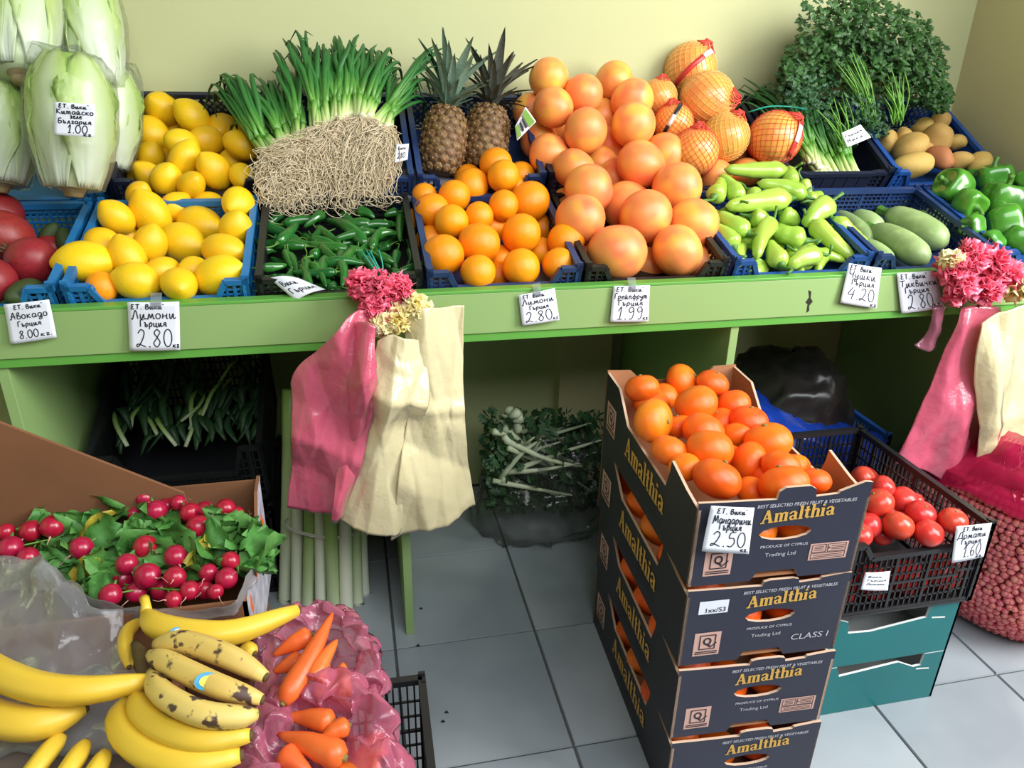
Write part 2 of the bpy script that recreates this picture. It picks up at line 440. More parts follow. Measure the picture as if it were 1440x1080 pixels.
M['dark_bag'] = film('dark smoky plastic bag', (0.5, 0.53, 0.5, 1), 0.03, 0.14, 0.8, 0.4, 0.22, 0.08)
M['string'] = mat('white string', S(210, 206, 196), 0.8)
M['teal_string'] = mat('teal plastic string', S(24, 150, 132), 0.4)
M['cauli'] = mat('white stalks', S(196, 204, 178), 0.6, var=S(176, 190, 150), vscale=20)
M['dark_leaf'] = mat('dark leek leaf', S(46, 82, 46), 0.5, var=S(36, 66, 38), vscale=20, rand=0.4)
M['scallion'] = axis_mat('scallion', [(0.0, S(232, 232, 204)), (0.10, S(206, 220, 150)), (0.22, S(104, 162, 64)), (0.45, S(52, 114, 48)), (1.0, S(34, 82, 42))], nscale=20, namp=0.03, rough=0.4)
M['leek'] = axis_mat('leek', [(0.0, S(240, 242, 232)), (0.25, S(226, 232, 204)), (0.6, S(150, 182, 98)), (1.0, S(80, 122, 64))], nscale=8, namp=0.1, rough=0.4)
M['cabbage'] = axis_mat('napa cabbage', [(0.0, S(218, 226, 212)), (0.25, S(206, 220, 182)), (0.55, S(186, 208, 128)), (1.0, S(146, 184, 78))], nscale=14, namp=0.06, rough=0.4, bump=0.3, bscale=30, sss=0.05)
M['cabbage_base'] = mat('cut cabbage base', S(176, 160, 118), 0.8, var=S(146, 124, 86), vscale=30)

# ------------------------------------------------------------------ the room
X_LEFT, X_RIGHT, Y_BACK = -1.55, 1.768, 2.03
fl = MB().box((X_LEFT, -0.6, -0.05), (X_RIGHT, Y_BACK, -0.004)).build('floor', M['grout'])
tag(fl, 'grey tiled shop floor with dark grout lines', 'floor', kind='structure')
TX = [0.0375 + 0.3288 * k for k in range(-5, 7)]
TY = [1.0125 + 0.333 * k for k in range(-3, 5)]
for i in range(len(TX) - 1):
    for j in range(len(TY) - 1):
        x0, x1 = max(TX[i], X_LEFT), min(TX[i+1], X_RIGHT); y0, y1 = TY[j], min(TY[j+1], Y_BACK)
        if x1 - x0 < 0.03 or y1 - y0 < 0.03: continue
        g, b = 0.0022, 0.0015
        vs = [(x0+g,y0+g,-.0045),(x1-g,y0+g,-.0045),(x1-g,y1-g,-.0045),(x0+g,y1-g,-.0045),
              (x0+g+b,y0+g+b,0),(x1-g-b,y0+g+b,0),(x1-g-b,y1-g-b,0),(x0+g+b,y1-g-b,0)]
        MB().add(vs, [(4,5,6,7),(0,1,5,4),(1,2,6,5),(2,3,7,6),(3,0,4,7)]).build('tile', M['tile'], fl)
wb = MB().box((X_LEFT, Y_BACK, -0.05), (X_RIGHT + 0.1, Y_BACK + 0.1, 2.5)).build('wall_back', M['wall'])
tag(wb, 'pale yellow green painted wall behind the display', 'wall', kind='structure')
wr = MB().box((X_RIGHT, 1.36, -0.05), (X_RIGHT + 0.1, Y_BACK, 2.5)).build('wall_right', M['wall_side'])
tag(wr, 'cream side wall meeting the back wall at right', 'wall', kind='structure')
wl = MB().box((X_LEFT - 0.1, -0.6, -0.05), (X_LEFT, Y_BACK + 0.1, 2.5)).build('wall_left', M['wall'])
tag(wl, 'painted side wall at the far left', 'wall', kind='structure')
pl = MB().box((0.585, 1.975, -0.004), (0.742, Y_BACK, 0.727)).build('trim_1', M['wall_side'])
tag(pl, 'shallow cream pilaster on the wall under the shelf', 'pilaster', kind='structure')

# ------------------------------------------------------------------ the green display shelf
shelf = thing('display_shelf', 'long light green display shelf with a deep front board', 'shelf', (0, 1.375, 0))
def shelf_part(name, a, b, mt):
    mb = MB().box(a, b); mb.v = [tuple(x) for x in local(shelf, mb.v)]
    o = mb.build(name, mt, shelf)
    bv = o.modifiers.new('bevel', 'BEVEL'); bv.width = 0.0012; bv.segments = 2
    return o
SX0, SX1 = -1.25, X_RIGHT - 0.003
shelf_part('front_board', (SX0, 1.375, 0.745), (SX1, 1.393, 0.828), M['green'])
shelf_part('top_edge', (SX0, 1.374, 0.828), (SX1, 1.402, 0.834), M['edge'])
shelf_part('bottom_edge', (SX0, 1.379, 0.727), (SX1, 1.46, 0.745), M['edge'])
mb = MB(); mb.add(local(shelf, [at(x, y, 1.3744) for x, y in ((1137,408),(1141,410),(1140,419),(1143,424),(1138,430),(1138,437),(1134,440),(1136,428),(1133,425),(1138,418))]), [tuple(range(10))[::-1]]); mb.build('chipped_spot', M['dirt'], shelf)
shelf_part('deck', (SX0, 1.393, 0.757), (SX1, 2.02, 0.775), M['green'])
shelf_part('riser_board', (SX0, 1.71, 0.775), (SX1, 1.725, 0.88), M['green'])
for xx in (-0.63, 0.066, 0.788, 1.548):
    shelf_part('divider_panel', (xx, 1.385, 0.0), (xx + 0.019, 2.02, 0.727), M['green'])

# ------------------------------------------------------------------ plastic crates
def tilt_frame(x0, yf, zf, yb, zb, h):
    a = math.atan2(zb - zf, yb - yf)
    ez = Vector((0, -math.sin(a), math.cos(a)))
    return Vector((x0, yf, zf)) - ez * h, Matrix.Rotation(a, 3, 'X'), math.hypot(zb - zf, yb - yf)

def lattice(mb, o, u, v, n, L, H, style, t, mi=0):
    """one crate side: o corner, u along, v up, n outward."""
    o, u, v, n = Vector(o), Vector(u), Vector(v), Vector(n)
    P = lambda a, b: o + u * a + v * b
    if style == 'solid':
        mb.bar(P(0, H*.5), P(L, H*.5), H*.92, t*.6, n, mi)
        for k in range(1, 6): mb.bar(P(L*k/6, H*.05), P(L*k/6, H*.95), .006, t, n, mi)
        return
    nb = max(2, int(round(L / 0.075)))
    for k in range(1, nb): mb.bar(P(L*k/nb, 0), P(L*k/nb, H), .006, t, n, mi)
    mb.bar(P(0, H*.5), P(L, H*.5), .005, t*.9, n, mi)
    if style == 'diamond':
        st = 0.017; k = -H
        while k < L:
            a0, a1 = max(k, 0), min(k + H, L)
            if a1 - a0 > .004: mb.bar(P(a0, a0 - k), P(a1, a1 - k), .003, t*.6, n, mi)
            b0, b1 = max(k, 0), min(k + H, L)
            if b1 - b0 > .004: mb.bar(P(b0, H - (b0 - k)), P(b1, H - (b1 - k)), .003, t*.6, n, mi)
            k += st
    else:
        st = 0.0125; k = st
        while k < L: mb.bar(P(k, 0), P(k, H), .0032, t*.6, n, mi); k += st
        for q in (.2, .35, .65, .8): mb.bar(P(0, H*q), P(L, H*q), .0032, t*.6, n, mi)

def crate(name, label, x0, w, org, rot, d, h, mt, style='grid', back='grid', front_low=0.45, group=None, cat='crate', back_h=None, front_style=None, mt_in=None):
    root = thing(name, label, cat, org, rot, group)
    t = 0.006; bh = back_h or h
    mb = MB().box((0, 0, 0), (w, d, 0.004))
    mb.build('base', mt_in or mt, root)
    X, Yv, Z = Vector((1,0,0)), Vector((0,1,0)), Vector((0,0,1))
    def side(nm, o, u, n, L, H, st, rim=True):
        b = MB(); lattice(b, o, u, Z, n, L, H - .006, st, t)
        o = Vector(o); u = Vector(u)
        b.bar(o + Z*.005, o + u*L + Z*.005, .010, t*1.3, n)
        if rim: b.bar(o + Z*(H-.005), o + u*L + Z*(H-.005), .012, t*2.2, n)
        return b.build(nm, mt, root)
    side('side_panel', (t, 0, 0), Yv, (-1,0,0), d, h, style)
    side('side_panel', (w - t, 0, 0), Yv, (1,0,0), d, h, style)
    side('back_panel', (0, d - t, 0), X, (0,1,0), w, bh, back)
    # front: a low middle between raised ends
    b = MB(); hl = h * front_low; e = w * 0.17
    lattice(b, (e*.9, t, 0), X, Z, (0,-1,0), w - 1.8*e, hl, front_style or 'grid', t)
    for s0 in (0, w - e): lattice(b, (s0, t, 0), X, Z, (0,-1,0), e, h*.86, 'grid', t)
    pr = [(0, h*.9), (e*.8, h*.9), (e*1.12, hl), (w - e*1.12, hl), (w - e*.8, h*.9), (w, h*.9)]
    for p, q in zip(pr, pr[1:]): b.bar((p[0], t, p[1]), (q[0], t, q[1]), .010, t*2, (0,-1,0))
    b.bar((0, t, .005), (w, t, .005), .010, t*1.4, (0,-1,0))
    b.build('front_panel', mt, root)
    for cx in (0, w):
        for cy in (0, d):
            sx = .012 if cx == 0 else -.012; sy = .012 if cy == 0 else -.012
            c = MB()
            c.box((min(cx,cx+sx), min(cy,cy+sy*.5), 0), (max(cx,cx+sx), max(cy,cy+sy*.5), (h if cy == 0 else bh) + .008))
            c.box((min(cx,cx+sx*.5), min(cy,cy+sy*1.6), 0), (max(cx,cx+sx*.5), max(cy,cy+sy*1.6), (h if cy == 0 else bh) + .003))
            c.build('corner_post', mt, root)
    return root

FR = (1.395, 0.868, 1.695, 0.962); FH = 0.080
RR = (1.715, 1.000, 1.995, 1.158); RH = 0.095
def shelf_crate(row, label, x0, x1, mt, **k):
    r, h = (FR, FH) if row == 'front' else (RR, RH)
    org, rot, d = tilt_frame(x0, *r, h)
    return crate('plastic_crate', label, x0, x1 - x0, org, rot.to_4x4(), d, h, mt, group='plastic crates on the shelf', **k)
shelf_crate('front', 'blue plastic crate of pomegranates and avocados at the left end', -0.845, -0.512, M['blue'])
shelf_crate('front', 'light blue plastic crate of lemons at the shelf front', -0.500, -0.188, M['blue'])
shelf_crate('front', 'black plastic crate of small dark green peppers', -0.176, 0.130, M['black'])
shelf_crate('front', 'dark blue plastic crate of oranges at the shelf front', 0.139, 0.450, M['navy'])
shelf_crate('front', 'black plastic crate of grapefruits at the shelf front', 0.458, 0.768, M['black'])
shelf_crate('front', 'royal blue plastic crate of long light green peppers', 0.784, 1.108, M['royal'])
shelf_crate('front', 'dark blue plastic crate of pale zucchini', 1.118, 1.432, M['navy'])
shelf_crate('front', 'royal blue plastic crate of bell peppers in the corner', 1.444, 1.755, M['royal'])
shelf_crate('rear', 'light blue plastic crate under the napa cabbages', -0.845, -0.497, M['blue'])
shelf_crate('rear', 'blue black plastic crate of lemons against the wall', -0.483, -0.163, M['ink'], back='diamond', style='solid')
shelf_crate('rear', 'dark blue plastic crate holding the green onion bunches', -0.155, 0.148, M['navy'], back='diamond', style='solid')
shelf_crate('rear', 'dark blue plastic crate holding two pineapples', 0.156, 0.452, M['navy'], back='diamond', style='solid')
shelf_crate('rear', 'blue black plastic crate of grapefruits against the wall', 0.460, 0.762, M['ink'], back='diamond', style='solid')
shelf_crate('rear', 'blue black plastic crate of netted grapefruits against the wall', 0.770, 1.062, M['ink'], back='diamond', style='solid')
shelf_crate('rear', 'black solid-fronted crate of long onion bunches below the parsley', 1.072, 1.366, M['ink'], style='solid', front_low=0.86, front_style='solid')
shelf_crate('rear', 'royal blue plastic crate of potatoes in the corner', 1.376, 1.690, M['royal'], style='solid', back='diamond')

# ------------------------------------------------------------------ round fruit
def ball(name, mats, fn, nu=28, nv=18):
    mb = MB(); vs = [(0, 0, fn(0, 0))] if False else []
    for j in range(nv + 1):
        th = PI * j / nv
        for i in range(nu):
            ph = 2 * PI * i / nu
            r, z = fn(th, ph)
            vs.append((r * math.cos(ph), r * math.sin(ph), z))
    fs = []
    for j in range(nv):
        for i in range(nu):
            i2 = (i + 1) % nu
            a, b, c, d = j*nu+i, j*nu+i2, (j+1)*nu+i2, (j+1)*nu+i
            if j == 0: fs.append((a, d, c))
            elif j == nv - 1: fs.append((a, d, b))
            else: fs.append((a, d, c, b))
    mb.add(vs, fs)
    return mb.mesh(name, mats, True)

def f_lemon(e, k, tilt=0.0):
    def fn(th, ph):
        z = math.cos(th) * e; r = math.sin(th) ** 0.96
        c = math.cos(th)
        z += (0.17 * max(0, c) ** 14 - 0.09 * max(0, -c) ** 12)
        r *= 1 + 0.03 * math.sin(ph * 2 + k) + 0.02 * math.sin(3 * ph + 2 * k) * math.sin(th)
        return r, z
    return fn
def f_round(e, dimple, lump, k):
    def fn(th, ph):
        c = math.cos(th)
        z = c * e - dimple * max(0, c) ** 10 + dimple * .5 * max(0, -c) ** 10
        r = math.sin(th) * (1 + lump * math.sin(2 * ph + k) + lump * .6 * math.sin(3 * ph + k * 2.3) * math.sin(th))
        return r, z + lump * math.sin(th) * math.cos(ph + k)
    return fn
MESH = {
    'lemon': [ball('lemon', M['lemon'], f_lemon(e, k)) for e, k in ((1.14, 0), (1.22, 1), (1.08, 2), (1.28, 4))],
    'orange': [ball('orange', M['orange'], f_round(e, .03, .012, k)) for e, k in ((1.0, 0), (1.08, 1), (0.97, 2))],
    'grapefruit': [ball('grapefruit', M['grape'], f_round(e, .04, .015, k)) for e, k in ((.96, 0), (.92, 1), (1.0, 2))],
    'netted_grapefruit': [ball('fruit', M['pomelo'], f_round(e, .03, .012, k), 32, 20) for e, k in ((1.0, 0), (.96, 1))],
    'mandarin': [ball('mandarin', M['mandarin'], f_round(e, .06, .02, k)) for e, k in ((.80, 0), (.86, 1), (.78, 2))],
    'tomato': [ball('tomato', M['tomato'], f_round(e, .08, .018, k)) for e, k in ((.86, 0), (.92, 1))],
    'pomegranate': [ball('rind', M['pomegranate'], f_round(e, -.04, .025, k)) for e, k in ((.94, 0), (1.0, 1))],
    'avocado': [ball('avocado', M['avocado'], lambda th, ph: (math.sin(th) * (0.86 - 0.16 * math.cos(th)), math.cos(th) * 1.35))],
    'potato': [ball('potato', M['potato'], lambda th, ph, k=k: (math.sin(th) * (1 + .10 * math.sin(2*ph+k) + .07 * math.sin(3*ph+k+2*th)), math.cos(th) * e + .08 * math.sin(2*ph+k) * math.sin(th))) for e, k in ((1.25, 0), (1.5, 2), (1.1, 4))],
}
scar_mb = MB().tube([(0, 0, -.05), (0, 0, .02), (0, 0, .05)], [.15, .13, .05], 7)
SCAR = scar_mb.mesh('stem_scar', M['scar'], True)

def axis_rot(v, spin=None):
    q = Vector((0, 0, 1)).rotation_difference(Vector(v).normalized())
    return q.to_matrix() @ Matrix.Rotation(U(0, 6.28) if spin is None else spin, 3, 'Z')

def img_dir(deg, toward=0.0):
    a = math.radians(deg)
    return (CR * math.cos(a) - CD * math.sin(a) - CF * toward).normalized()

ORD = ['first', 'second', 'third', 'fourth', 'fifth', 'sixth', 'seventh', 'eighth', 'ninth', 'tenth', 'eleventh', 'twelfth', 'thirteenth', 'fourteenth', 'fifteenth', 'sixteenth']
def place_words(items, rowh):
    """For each (px,py): its row counted from the top and its turn from the left."""
    idx = sorted(range(len(items)), key=lambda i: items[i][1])
    rows = []; cur = []
    for i in idx:
        if cur and items[i][1] - items[cur[0]][1] > rowh: rows.append(cur); cur = []
        cur.append(i)
    rows.append(cur)
    out = [None] * len(items)
    for r, row in enumerate(rows):
        row.sort(key=lambda i: items[i][0])
        rw = 'top row' if r == 0 else ('bottom row' if r == len(rows) - 1 else ORD[r] + ' row from top')
        for k, i in enumerate(row):
            if len(row) == 1: out[i] = 'alone in ' + rw
            elif k == 0: out[i] = 'leftmost in ' + rw
            elif k == len(row) - 1: out[i] = 'rightmost in ' + rw
            else: out[i] = ORD[k] + ' from left in ' + rw
    return out

def solve(items, ya, yb):
    """Depth for every fruit of a heap: (py,y) anchors give the heap's slope; a fruit hidden behind others sinks until it only touches them."""
    (p0, y0), (p1, y1) = ya, yb
    order = sorted(range(len(items)), key=lambda i: (items[i][3].get('b', 0), -items[i][1]))
    done = []; res = {}
    for i in order:
        px, py, r, o = items[i]
        y = y0 + (y1 - y0) * (py - p0) / (p1 - p0) + o.get('dy', 0)
        c = at(px, py, y); d = rayv(px, py).normalized()
        lim = 0; R = r * mpp(c)
        while lim < 40:
            R = r * mpp(c)
            if all((c - q).length > 0.95 * (R + s) for q, s in done): break
            c = c + d * 0.0035; lim += 1
        done.append((c, R)); res[i] = (c, R)
    return [res[i] for i in range(len(items))]

def norm(items):
    return [(t[0], t[1], t[2], t[3] if len(t) > 3 else {}) for t in items]

def sticker(parent, R, v, w, h, mt, name='sticker', spin=0.0):
    """a small label hugging the fruit at direction v (thing's own axes)"""
    v = Vector(v).normalized(); q = Vector((0,0,1)).rotation_difference(v).to_matrix() @ Matrix.Rotation(spin, 3, 'Z')
    mb = MB(); P = []
    for i in range(7):
        row = []
        for j in range(5):
            a = (i / 6 - .5) * w; b = (j / 4 - .5) * h
            row.append(q @ (Vector((a, b, R)).normalized() * R))
        P.append(row)
    mb.grid(P, 7, 5)
    return mb.build(name, mt, parent, True)

ALLFRUIT = []
def pile(kind, cat, phrase, group, items, ya, yb, rowh, scar=True, k=1.0, extra=None, tilt=0.55):
    items = norm(items); pos = solve(items, ya, yb); words = place_words(items, rowh)
    out = []
    for (px, py, r, o), (c, R), w in zip(items, pos, words):
        R *= k
        if 'ang' in o: ax = img_dir(o['ang'], o.get('tow', 0.25))
        else: ax = Vector((U(-1, 1), U(-1, .6), U(-.2, 1))).normalized()
        me = MESH[kind][o.get('v', random.randrange(len(MESH[kind])))]
        e = o.get('e', 1.0)
        ob = link(kind, me)
        Mx = Matrix.Translation(c) @ axis_rot(ax).to_4x4() @ Matrix.Diagonal((R, R, R * e, 1))
        ob.matrix_world = Mx
        tag(ob, o.get('label') or '%s, %s' % (phrase, w), cat, group)
        if scar: link('stem_scar', SCAR, ob, Matrix.Translation((0, 0, .97 * e * max(v.co.z for v in me.vertices) / e - .03)))
        ALLFRUIT.append((c, R)); out.append(ob)
    return out

def underfill(kind, cat, label, group, x0, x1, y0, y1, zf, R, rows=2):
    """The fruit underneath, standing on the crate floor wherever the heap leaves room."""
    x = x0 + R
    while x < x1 - R * .8:
        y = y0 + R
        while y < y1 - R * .8:
            c = Vector((x + U(-.1, .1) * R, y + U(-.1, .1) * R, zf(y) + R))
            if all((c - q).length > .96 * (R + s) for q, s in ALLFRUIT):
                ob = link(kind, random.choice(MESH[kind]))
                ob.matrix_world = Matrix.Translation(c) @ axis_rot((U(-1,1), U(-1,1), U(-.3,1))).to_4x4() @ Matrix.Diagonal((R, R, R, 1))
                tag(ob, label, cat, group); ALLFRUIT.append((c, R))
            y += 2.0 * R
        x += 2.0 * R
def floor_of(row):
    r, h = (FR, FH) if row == 'front' else (RR, RH)
    a = math.atan2(r[3] - r[1], r[2] - r[0])
    return lambda y: r[1] + (y - r[0]) * math.tan(a) - h / math.cos(a) + 0.008

B = {'b': 1}
pile('lemon', 'lemon', 'lemon in rear crate', 'lemons in the rear crate', [
    (229,154,23), (270,164,20.5), (314,181,21), (211,188,23,{'ang':150}), (340,204.5,19.5), (290,199,21,{'ang':200,'tow':1}), (247,187,19,B),
    (257,203,20.5), (260,224,21,{'ang':60,'e':1.1}), (211,220,19), (302,241,22,{'ang':120,'tow':1.2}), (340,248,17.5,{'ang':-60,'tow':1}), (269,261,18.5),
    (234,253,21.5), (212,250,19), (194,246,18), (316,213,19,B), (234,229,19,B), (284,222,19,B), (327,228,19,B), (346,184,17,B)],
    (262, 1.745), (154, 1.945), 17, scar=False, k=1.02)
pile('lemon', 'lemon', 'lemon in front crate', 'lemons in the front crate', [
    (164,306,22.5), (212,301,26,{'ang':110,'tow':.6}), (247.5,293,21), (295.5,293,22.5,{'ang':-40}), (335,285,21), (331,322,22,{'ang':60,'tow':.8}), (281,316,25,{'ang':-20,'e':1.1}),
    (256,341.6,28,{'ang':-25,'e':1.02}), (211,344,23), (315,353,25,{'ang':-10,'e':1.1}), (119,368.5,29,{'ang':185,'e':1.04,'v':3}), (179.5,363,24,{'ang':110}), (144,343,23,B),
    (192.6,396,26.5,{'ang':170,'tow':.5}), (229,384,22.5), (252,400,24), (274.5,380,19,B), (307.5,388,28,{'ang':20,'tow':.3}), (176,333,20,B), (195,274,17,B)],
    (400, 1.43), (285, 1.665), 19, scar=False, k=1.02)
pile('orange', 'orange', 'orange low behind the rim of the lemon crate', None, [(144,404,22,{'label':'single orange low at the front left of the lemon crate'})], (400, 1.44), (285, 1.6), 20)
pile('orange', 'orange', 'orange in its blue crate', 'oranges in the blue crate', [
    (697,230,21), (708,248,22.5), (733,247,19,B), (659,252,20,B), (663,261.5,23), (597,275,17), (639,276,22), (607.5,296,24,{'label':'orange with a violet sticker at the left side of its crate'}), (590,311,20,B), (635,311.5,23),
    (673.5,305,20.5), (681,289,20,B), (708,289,21), (745,284,27), (760,322,21,B), (733,328.6,27,{'ang':-70,'tow':.8}), (673.5,342,27,{'ang':175,'e':1.08}), (623,359,28.5,{'ang':110,'tow':.5}),
    (606,338,21,B), (672,383,24), (704,366,21,B), (733,376,26,{'ang':0,'e':1.02}), (760,354,20,B), (785.6,372,23), (796,339,25), (702,388,20,B), (692,322,20,B), (720,264,20,B)],
    (383, 1.44), (235, 1.72), 20, k=1.04)
for o in [x for x in COL.objects if x.get('label', '').startswith('orange with a violet')]:
    d = o.matrix_world.to_3x3().inverted() @ (CR * -.75 - CD * .25 - CF * .62)
    sticker(o, 1.012, d, .40, .22, M['sticker_violet'], spin=.9)
pile('grapefruit', 'grapefruit', 'grapefruit in the big heap', 'loose grapefruits', [
    (772,110,27), (820.6,132,26), (863,114,26), (778,151,27), (746,156,24,B), (889,141,29), (890.6,175.6,30), (845,164,24,B), (789,180,25,B), (823.5,184,30,{'ang':-45,'tow':1.2}),
    (758,198,26,B), (772.5,218,28), (857,206,27,B), (807.5,238,29), (845,232,26,B), (901,231,33), (934,218,29,B), (828,266,33), (863,252,28,B), (952,264.6,34), (816,308,34,{'ang':80,'tow':.3}),
    (883,291,35,{'ang':60,'tow':.5}), (908,304,35.5), (975,314,35,{'ang':60,'tow':.5}), (798,290,26,B), (868,355,41,{'ang':90,'tow':.1,'v':1}), (953,353,36), (911,378,30,B), (985,372,26,B), (830,358,26,B), (930,330,30,B)],
    (360, 1.455), (100, 1.925), 24, k=1.05)
underfill('lemon', 'lemon', 'lemon in the bottom layer of the rear lemon crate', 'lemons low in the rear crate', -.47, -.175, 1.74, 1.97, floor_of('rear'), .033)
underfill('lemon', 'lemon', 'lemon in the bottom layer of the front lemon crate', 'lemons low in the front crate', -.488, -.20, 1.42, 1.68, floor_of('front'), .033)
underfill('orange', 'orange', 'orange in the bottom layer of the orange crate', 'oranges low in the blue crate', .15, .44, 1.42, 1.68, floor_of('front'), .034)
underfill('grapefruit', 'grapefruit', 'grapefruit in the bottom layer of the front grapefruit crate', 'grapefruits low in the front crate', .468, .758, 1.42, 1.68, floor_of('front'), .044)
underfill('grapefruit', 'grapefruit', 'grapefruit in the bottom layer of the rear grapefruit crate', 'grapefruits low in the rear crate', .47, .752, 1.74, 1.97, floor_of('rear'), .044)
underfill('grapefruit', 'grapefruit', 'loose grapefruit beneath the netted grapefruits', 'grapefruits beneath the nets', .78, 1.052, 1.74, 1.97, floor_of('rear'), .044)

# netted grapefruits: fruit, net, gathered knot, strap
def net_mesh(mt, seed):
    mb = MB(); n = 22; R = 1.022
    for s in (1, -1):
        for k in range(n):
            pts = []
            for i in range(15):
                th = .12 + (PI - .24) * i / 14; ph = 2 * PI * k / n + s * th * .95
                pts.append((R * math.sin(th) * math.cos(ph), R * math.sin(th) * math.sin(ph), R * math.cos(th)))
            mb.tube(pts, .009, 3, caps=False)
    return mb.mesh('net', mt, True)
NET_R, NET_P = net_mesh(M['red_net'], 1), net_mesh(M['net_pale'], 2)
def knot_mesh():
    mb = MB()
    for k in range(14):
        a = 2 * PI * k / 14 + U(-.2, .2); pts = []
        for i in range(5):
            t = i / 4; r = .34 * (1 - t) ** 1.2 + .07 + .10 * max(0, t - .6) * U(.4, 2)
            pts.append((r * math.cos(a + t), r * math.sin(a + t), .96 + t * .26))
        mb.tube(pts, .026, 4)
    return mb.mesh('gathered_net_end', M['red_net'], True)
KNOT = knot_mesh()
nets = [
    (971,98,36,'topmost netted grapefruit with a long red strap across it',55,NET_P,'red'),
    (926,138,26,'partly hidden netted grapefruit left of the topmost netted one',80,NET_P,None),
    (994,140,38,'wide netted grapefruit just below the topmost one',-10,NET_P,None),
    (947,174,28,'reddish netted grapefruit with a dark strap label',100,NET_R,'dark'),
    (978,213,33,'netted grapefruit with red gathered net end on top',85,NET_R,None),
    (1020,193,33,'golden netted grapefruit between its gathered neighbour and the rightmost one',60,NET_P,None),
    (1089,194.6,37,'rightmost netted grapefruit with a red and white strap label',40,NET_R,'redwhite')]
its = norm([(n[0], n[1], n[2]) for n in nets])
its[1][3]['b'] = 1; its[3][3]['b'] = 1
for (px, py, r, lab, ang, net, strap), (c, R) in zip(nets, solve(its, (250, 1.70), (95, 1.93))):
    t = thing('netted_grapefruit', lab, 'grapefruit', c, (axis_rot(img_dir(ang, .5), 0).to_4x4() @ Matrix.Scale(R, 4)), 'grapefruits in nets')
    link('fruit', MESH['netted_grapefruit'][0], t)
    link('net', net, t); link('gathered_net_end', KNOT, t)
    inv = t.matrix_world.to_3x3().inverted()
    if strap:
        a0, a1 = {'red': ((.75, .5), (-.75, -.75)), 'dark': ((.25, .75), (-.55, -.6)), 'redwhite': ((.75, .45), (.35, -.8))}[strap]
        mb = MB(); P = []; wd = .09
        dx, dy = a1[0]-a0[0], a1[1]-a0[1]; L = math.hypot(dx, dy); nx, ny = -dy/L*wd, dx/L*wd
        for i in range(13):
            s = i / 12; x = a0[0] + dx*s; y = a0[1] + dy*s; row = []
            for sg in (-1, 0, 1):
                xx, yy = x + nx*sg, y + ny*sg; zz = math.sqrt(max(.02, 1 - min(.98, xx*xx + yy*yy)))
                row.append((inv @ (CR * xx - CD * yy - CF * zz)).normalized() * 1.045)
            P.append(row)
        mb.grid(P, 13, 3)
        so = mb.build('strap', M['strap_dark'] if strap == 'dark' else M['strap'], t, True, .03)
        for a, b in (((1, 4),) if strap == 'red' else ((6, 10),) if strap == 'dark' else ((2, 8),)):
            m2 = MB(); m2.grid([[p * 1.028 for p in P[i]] for i in range(a, b + 1)], b - a + 1, 3)
            for v in range(len(m2.v)): pass
            q = m2.build('strap_label', M['sticker_white'], so, True, .01)
            q.scale = (1, 1, 1)
    ALLFRUIT.append((c, R))

# pomegranates with a dry crown, avocados around them
crown_mb = MB()
for k in range(6):
    a = k * PI / 3; c, s = math.cos(a), math.sin(a)
    crown_mb.tube([(.10*c, .10*s, .92), (.14*c, .14*s, 1.05), (.22*c, .22*s, 1.2)], [.09, .08, .015], 5)
POMCROWN = crown_mb.mesh('calyx', M['pine'], True)
pom = norm([(5,335,40), (45,368,35), (72,352,22,B), (-12,395,34), (0,300,30,B)])
pl_lab = ['large red pomegranate at the left frame edge', 'red pomegranate in front with its dry crown pointing left', 'small red pomegranate half hidden behind the front one',
          'pomegranate cut off by the lower left frame edge', 'pomegranate lying at the back of the left crate']
for (px, py, r, o), (c, R), lab, ang in zip(pom, solve(pom, (400, 1.44), (300, 1.66)), pl_lab, (-40, 150, 30, 200, 90)):
    t = thing('pomegranate', lab, 'pomegranate', c, axis_rot(img_dir(ang, .6)).to_4x4() @ Matrix.Scale(R, 4), 'pomegranates')
    link('rind', MESH['pomegranate'][0], t); link('calyx', POMCROWN, t); ALLFRUIT.append((c, R))
pile('avocado', 'avocado', 'dark green avocado beside the pomegranates', 'avocados', [(70,332,17,B), (92,338,16,B), (35,412,24,{'label':'green avocado below the front pomegranate'}), (82,395,17,B), (5,420,20,B)], (410, 1.435), (320, 1.66), 30, scar=False, k=.9)

# potatoes
pile('potato', 'potato', 'potato in the corner crate', 'potatoes in the corner crate', [
    (1249,201,16), (1280,208,20,{'ang':40}), (1282,233,17,{'ang':5,'v':1,'e':1.15,'label':'long pale potato lying across the front of its crate'}), (1318,195,19), (1322,222,16,{'label':'reddish potato among the yellow ones'}), (1350,225,14), (1377,229,14), (1323,169,12,B), (1271,192,12,B), (1297,180,14,B), (1345,200,12,B), (1300,212,12,B)],
    (233, 1.75), (165, 1.93), 14, scar=False, k=1.0)
for o in COL.objects:
    if o.get('label') == 'reddish potato among the yellow ones':
        o.data = o.data.copy(); o.data.materials[0] = M['potato_red']

# ------------------------------------------------------------------ long peppers, zucchini, bell peppers
def ylerp(py, ya, yb):
    return ya[1] + (yb[1] - ya[1]) * (py - ya[0]) / (yb[0] - ya[0])

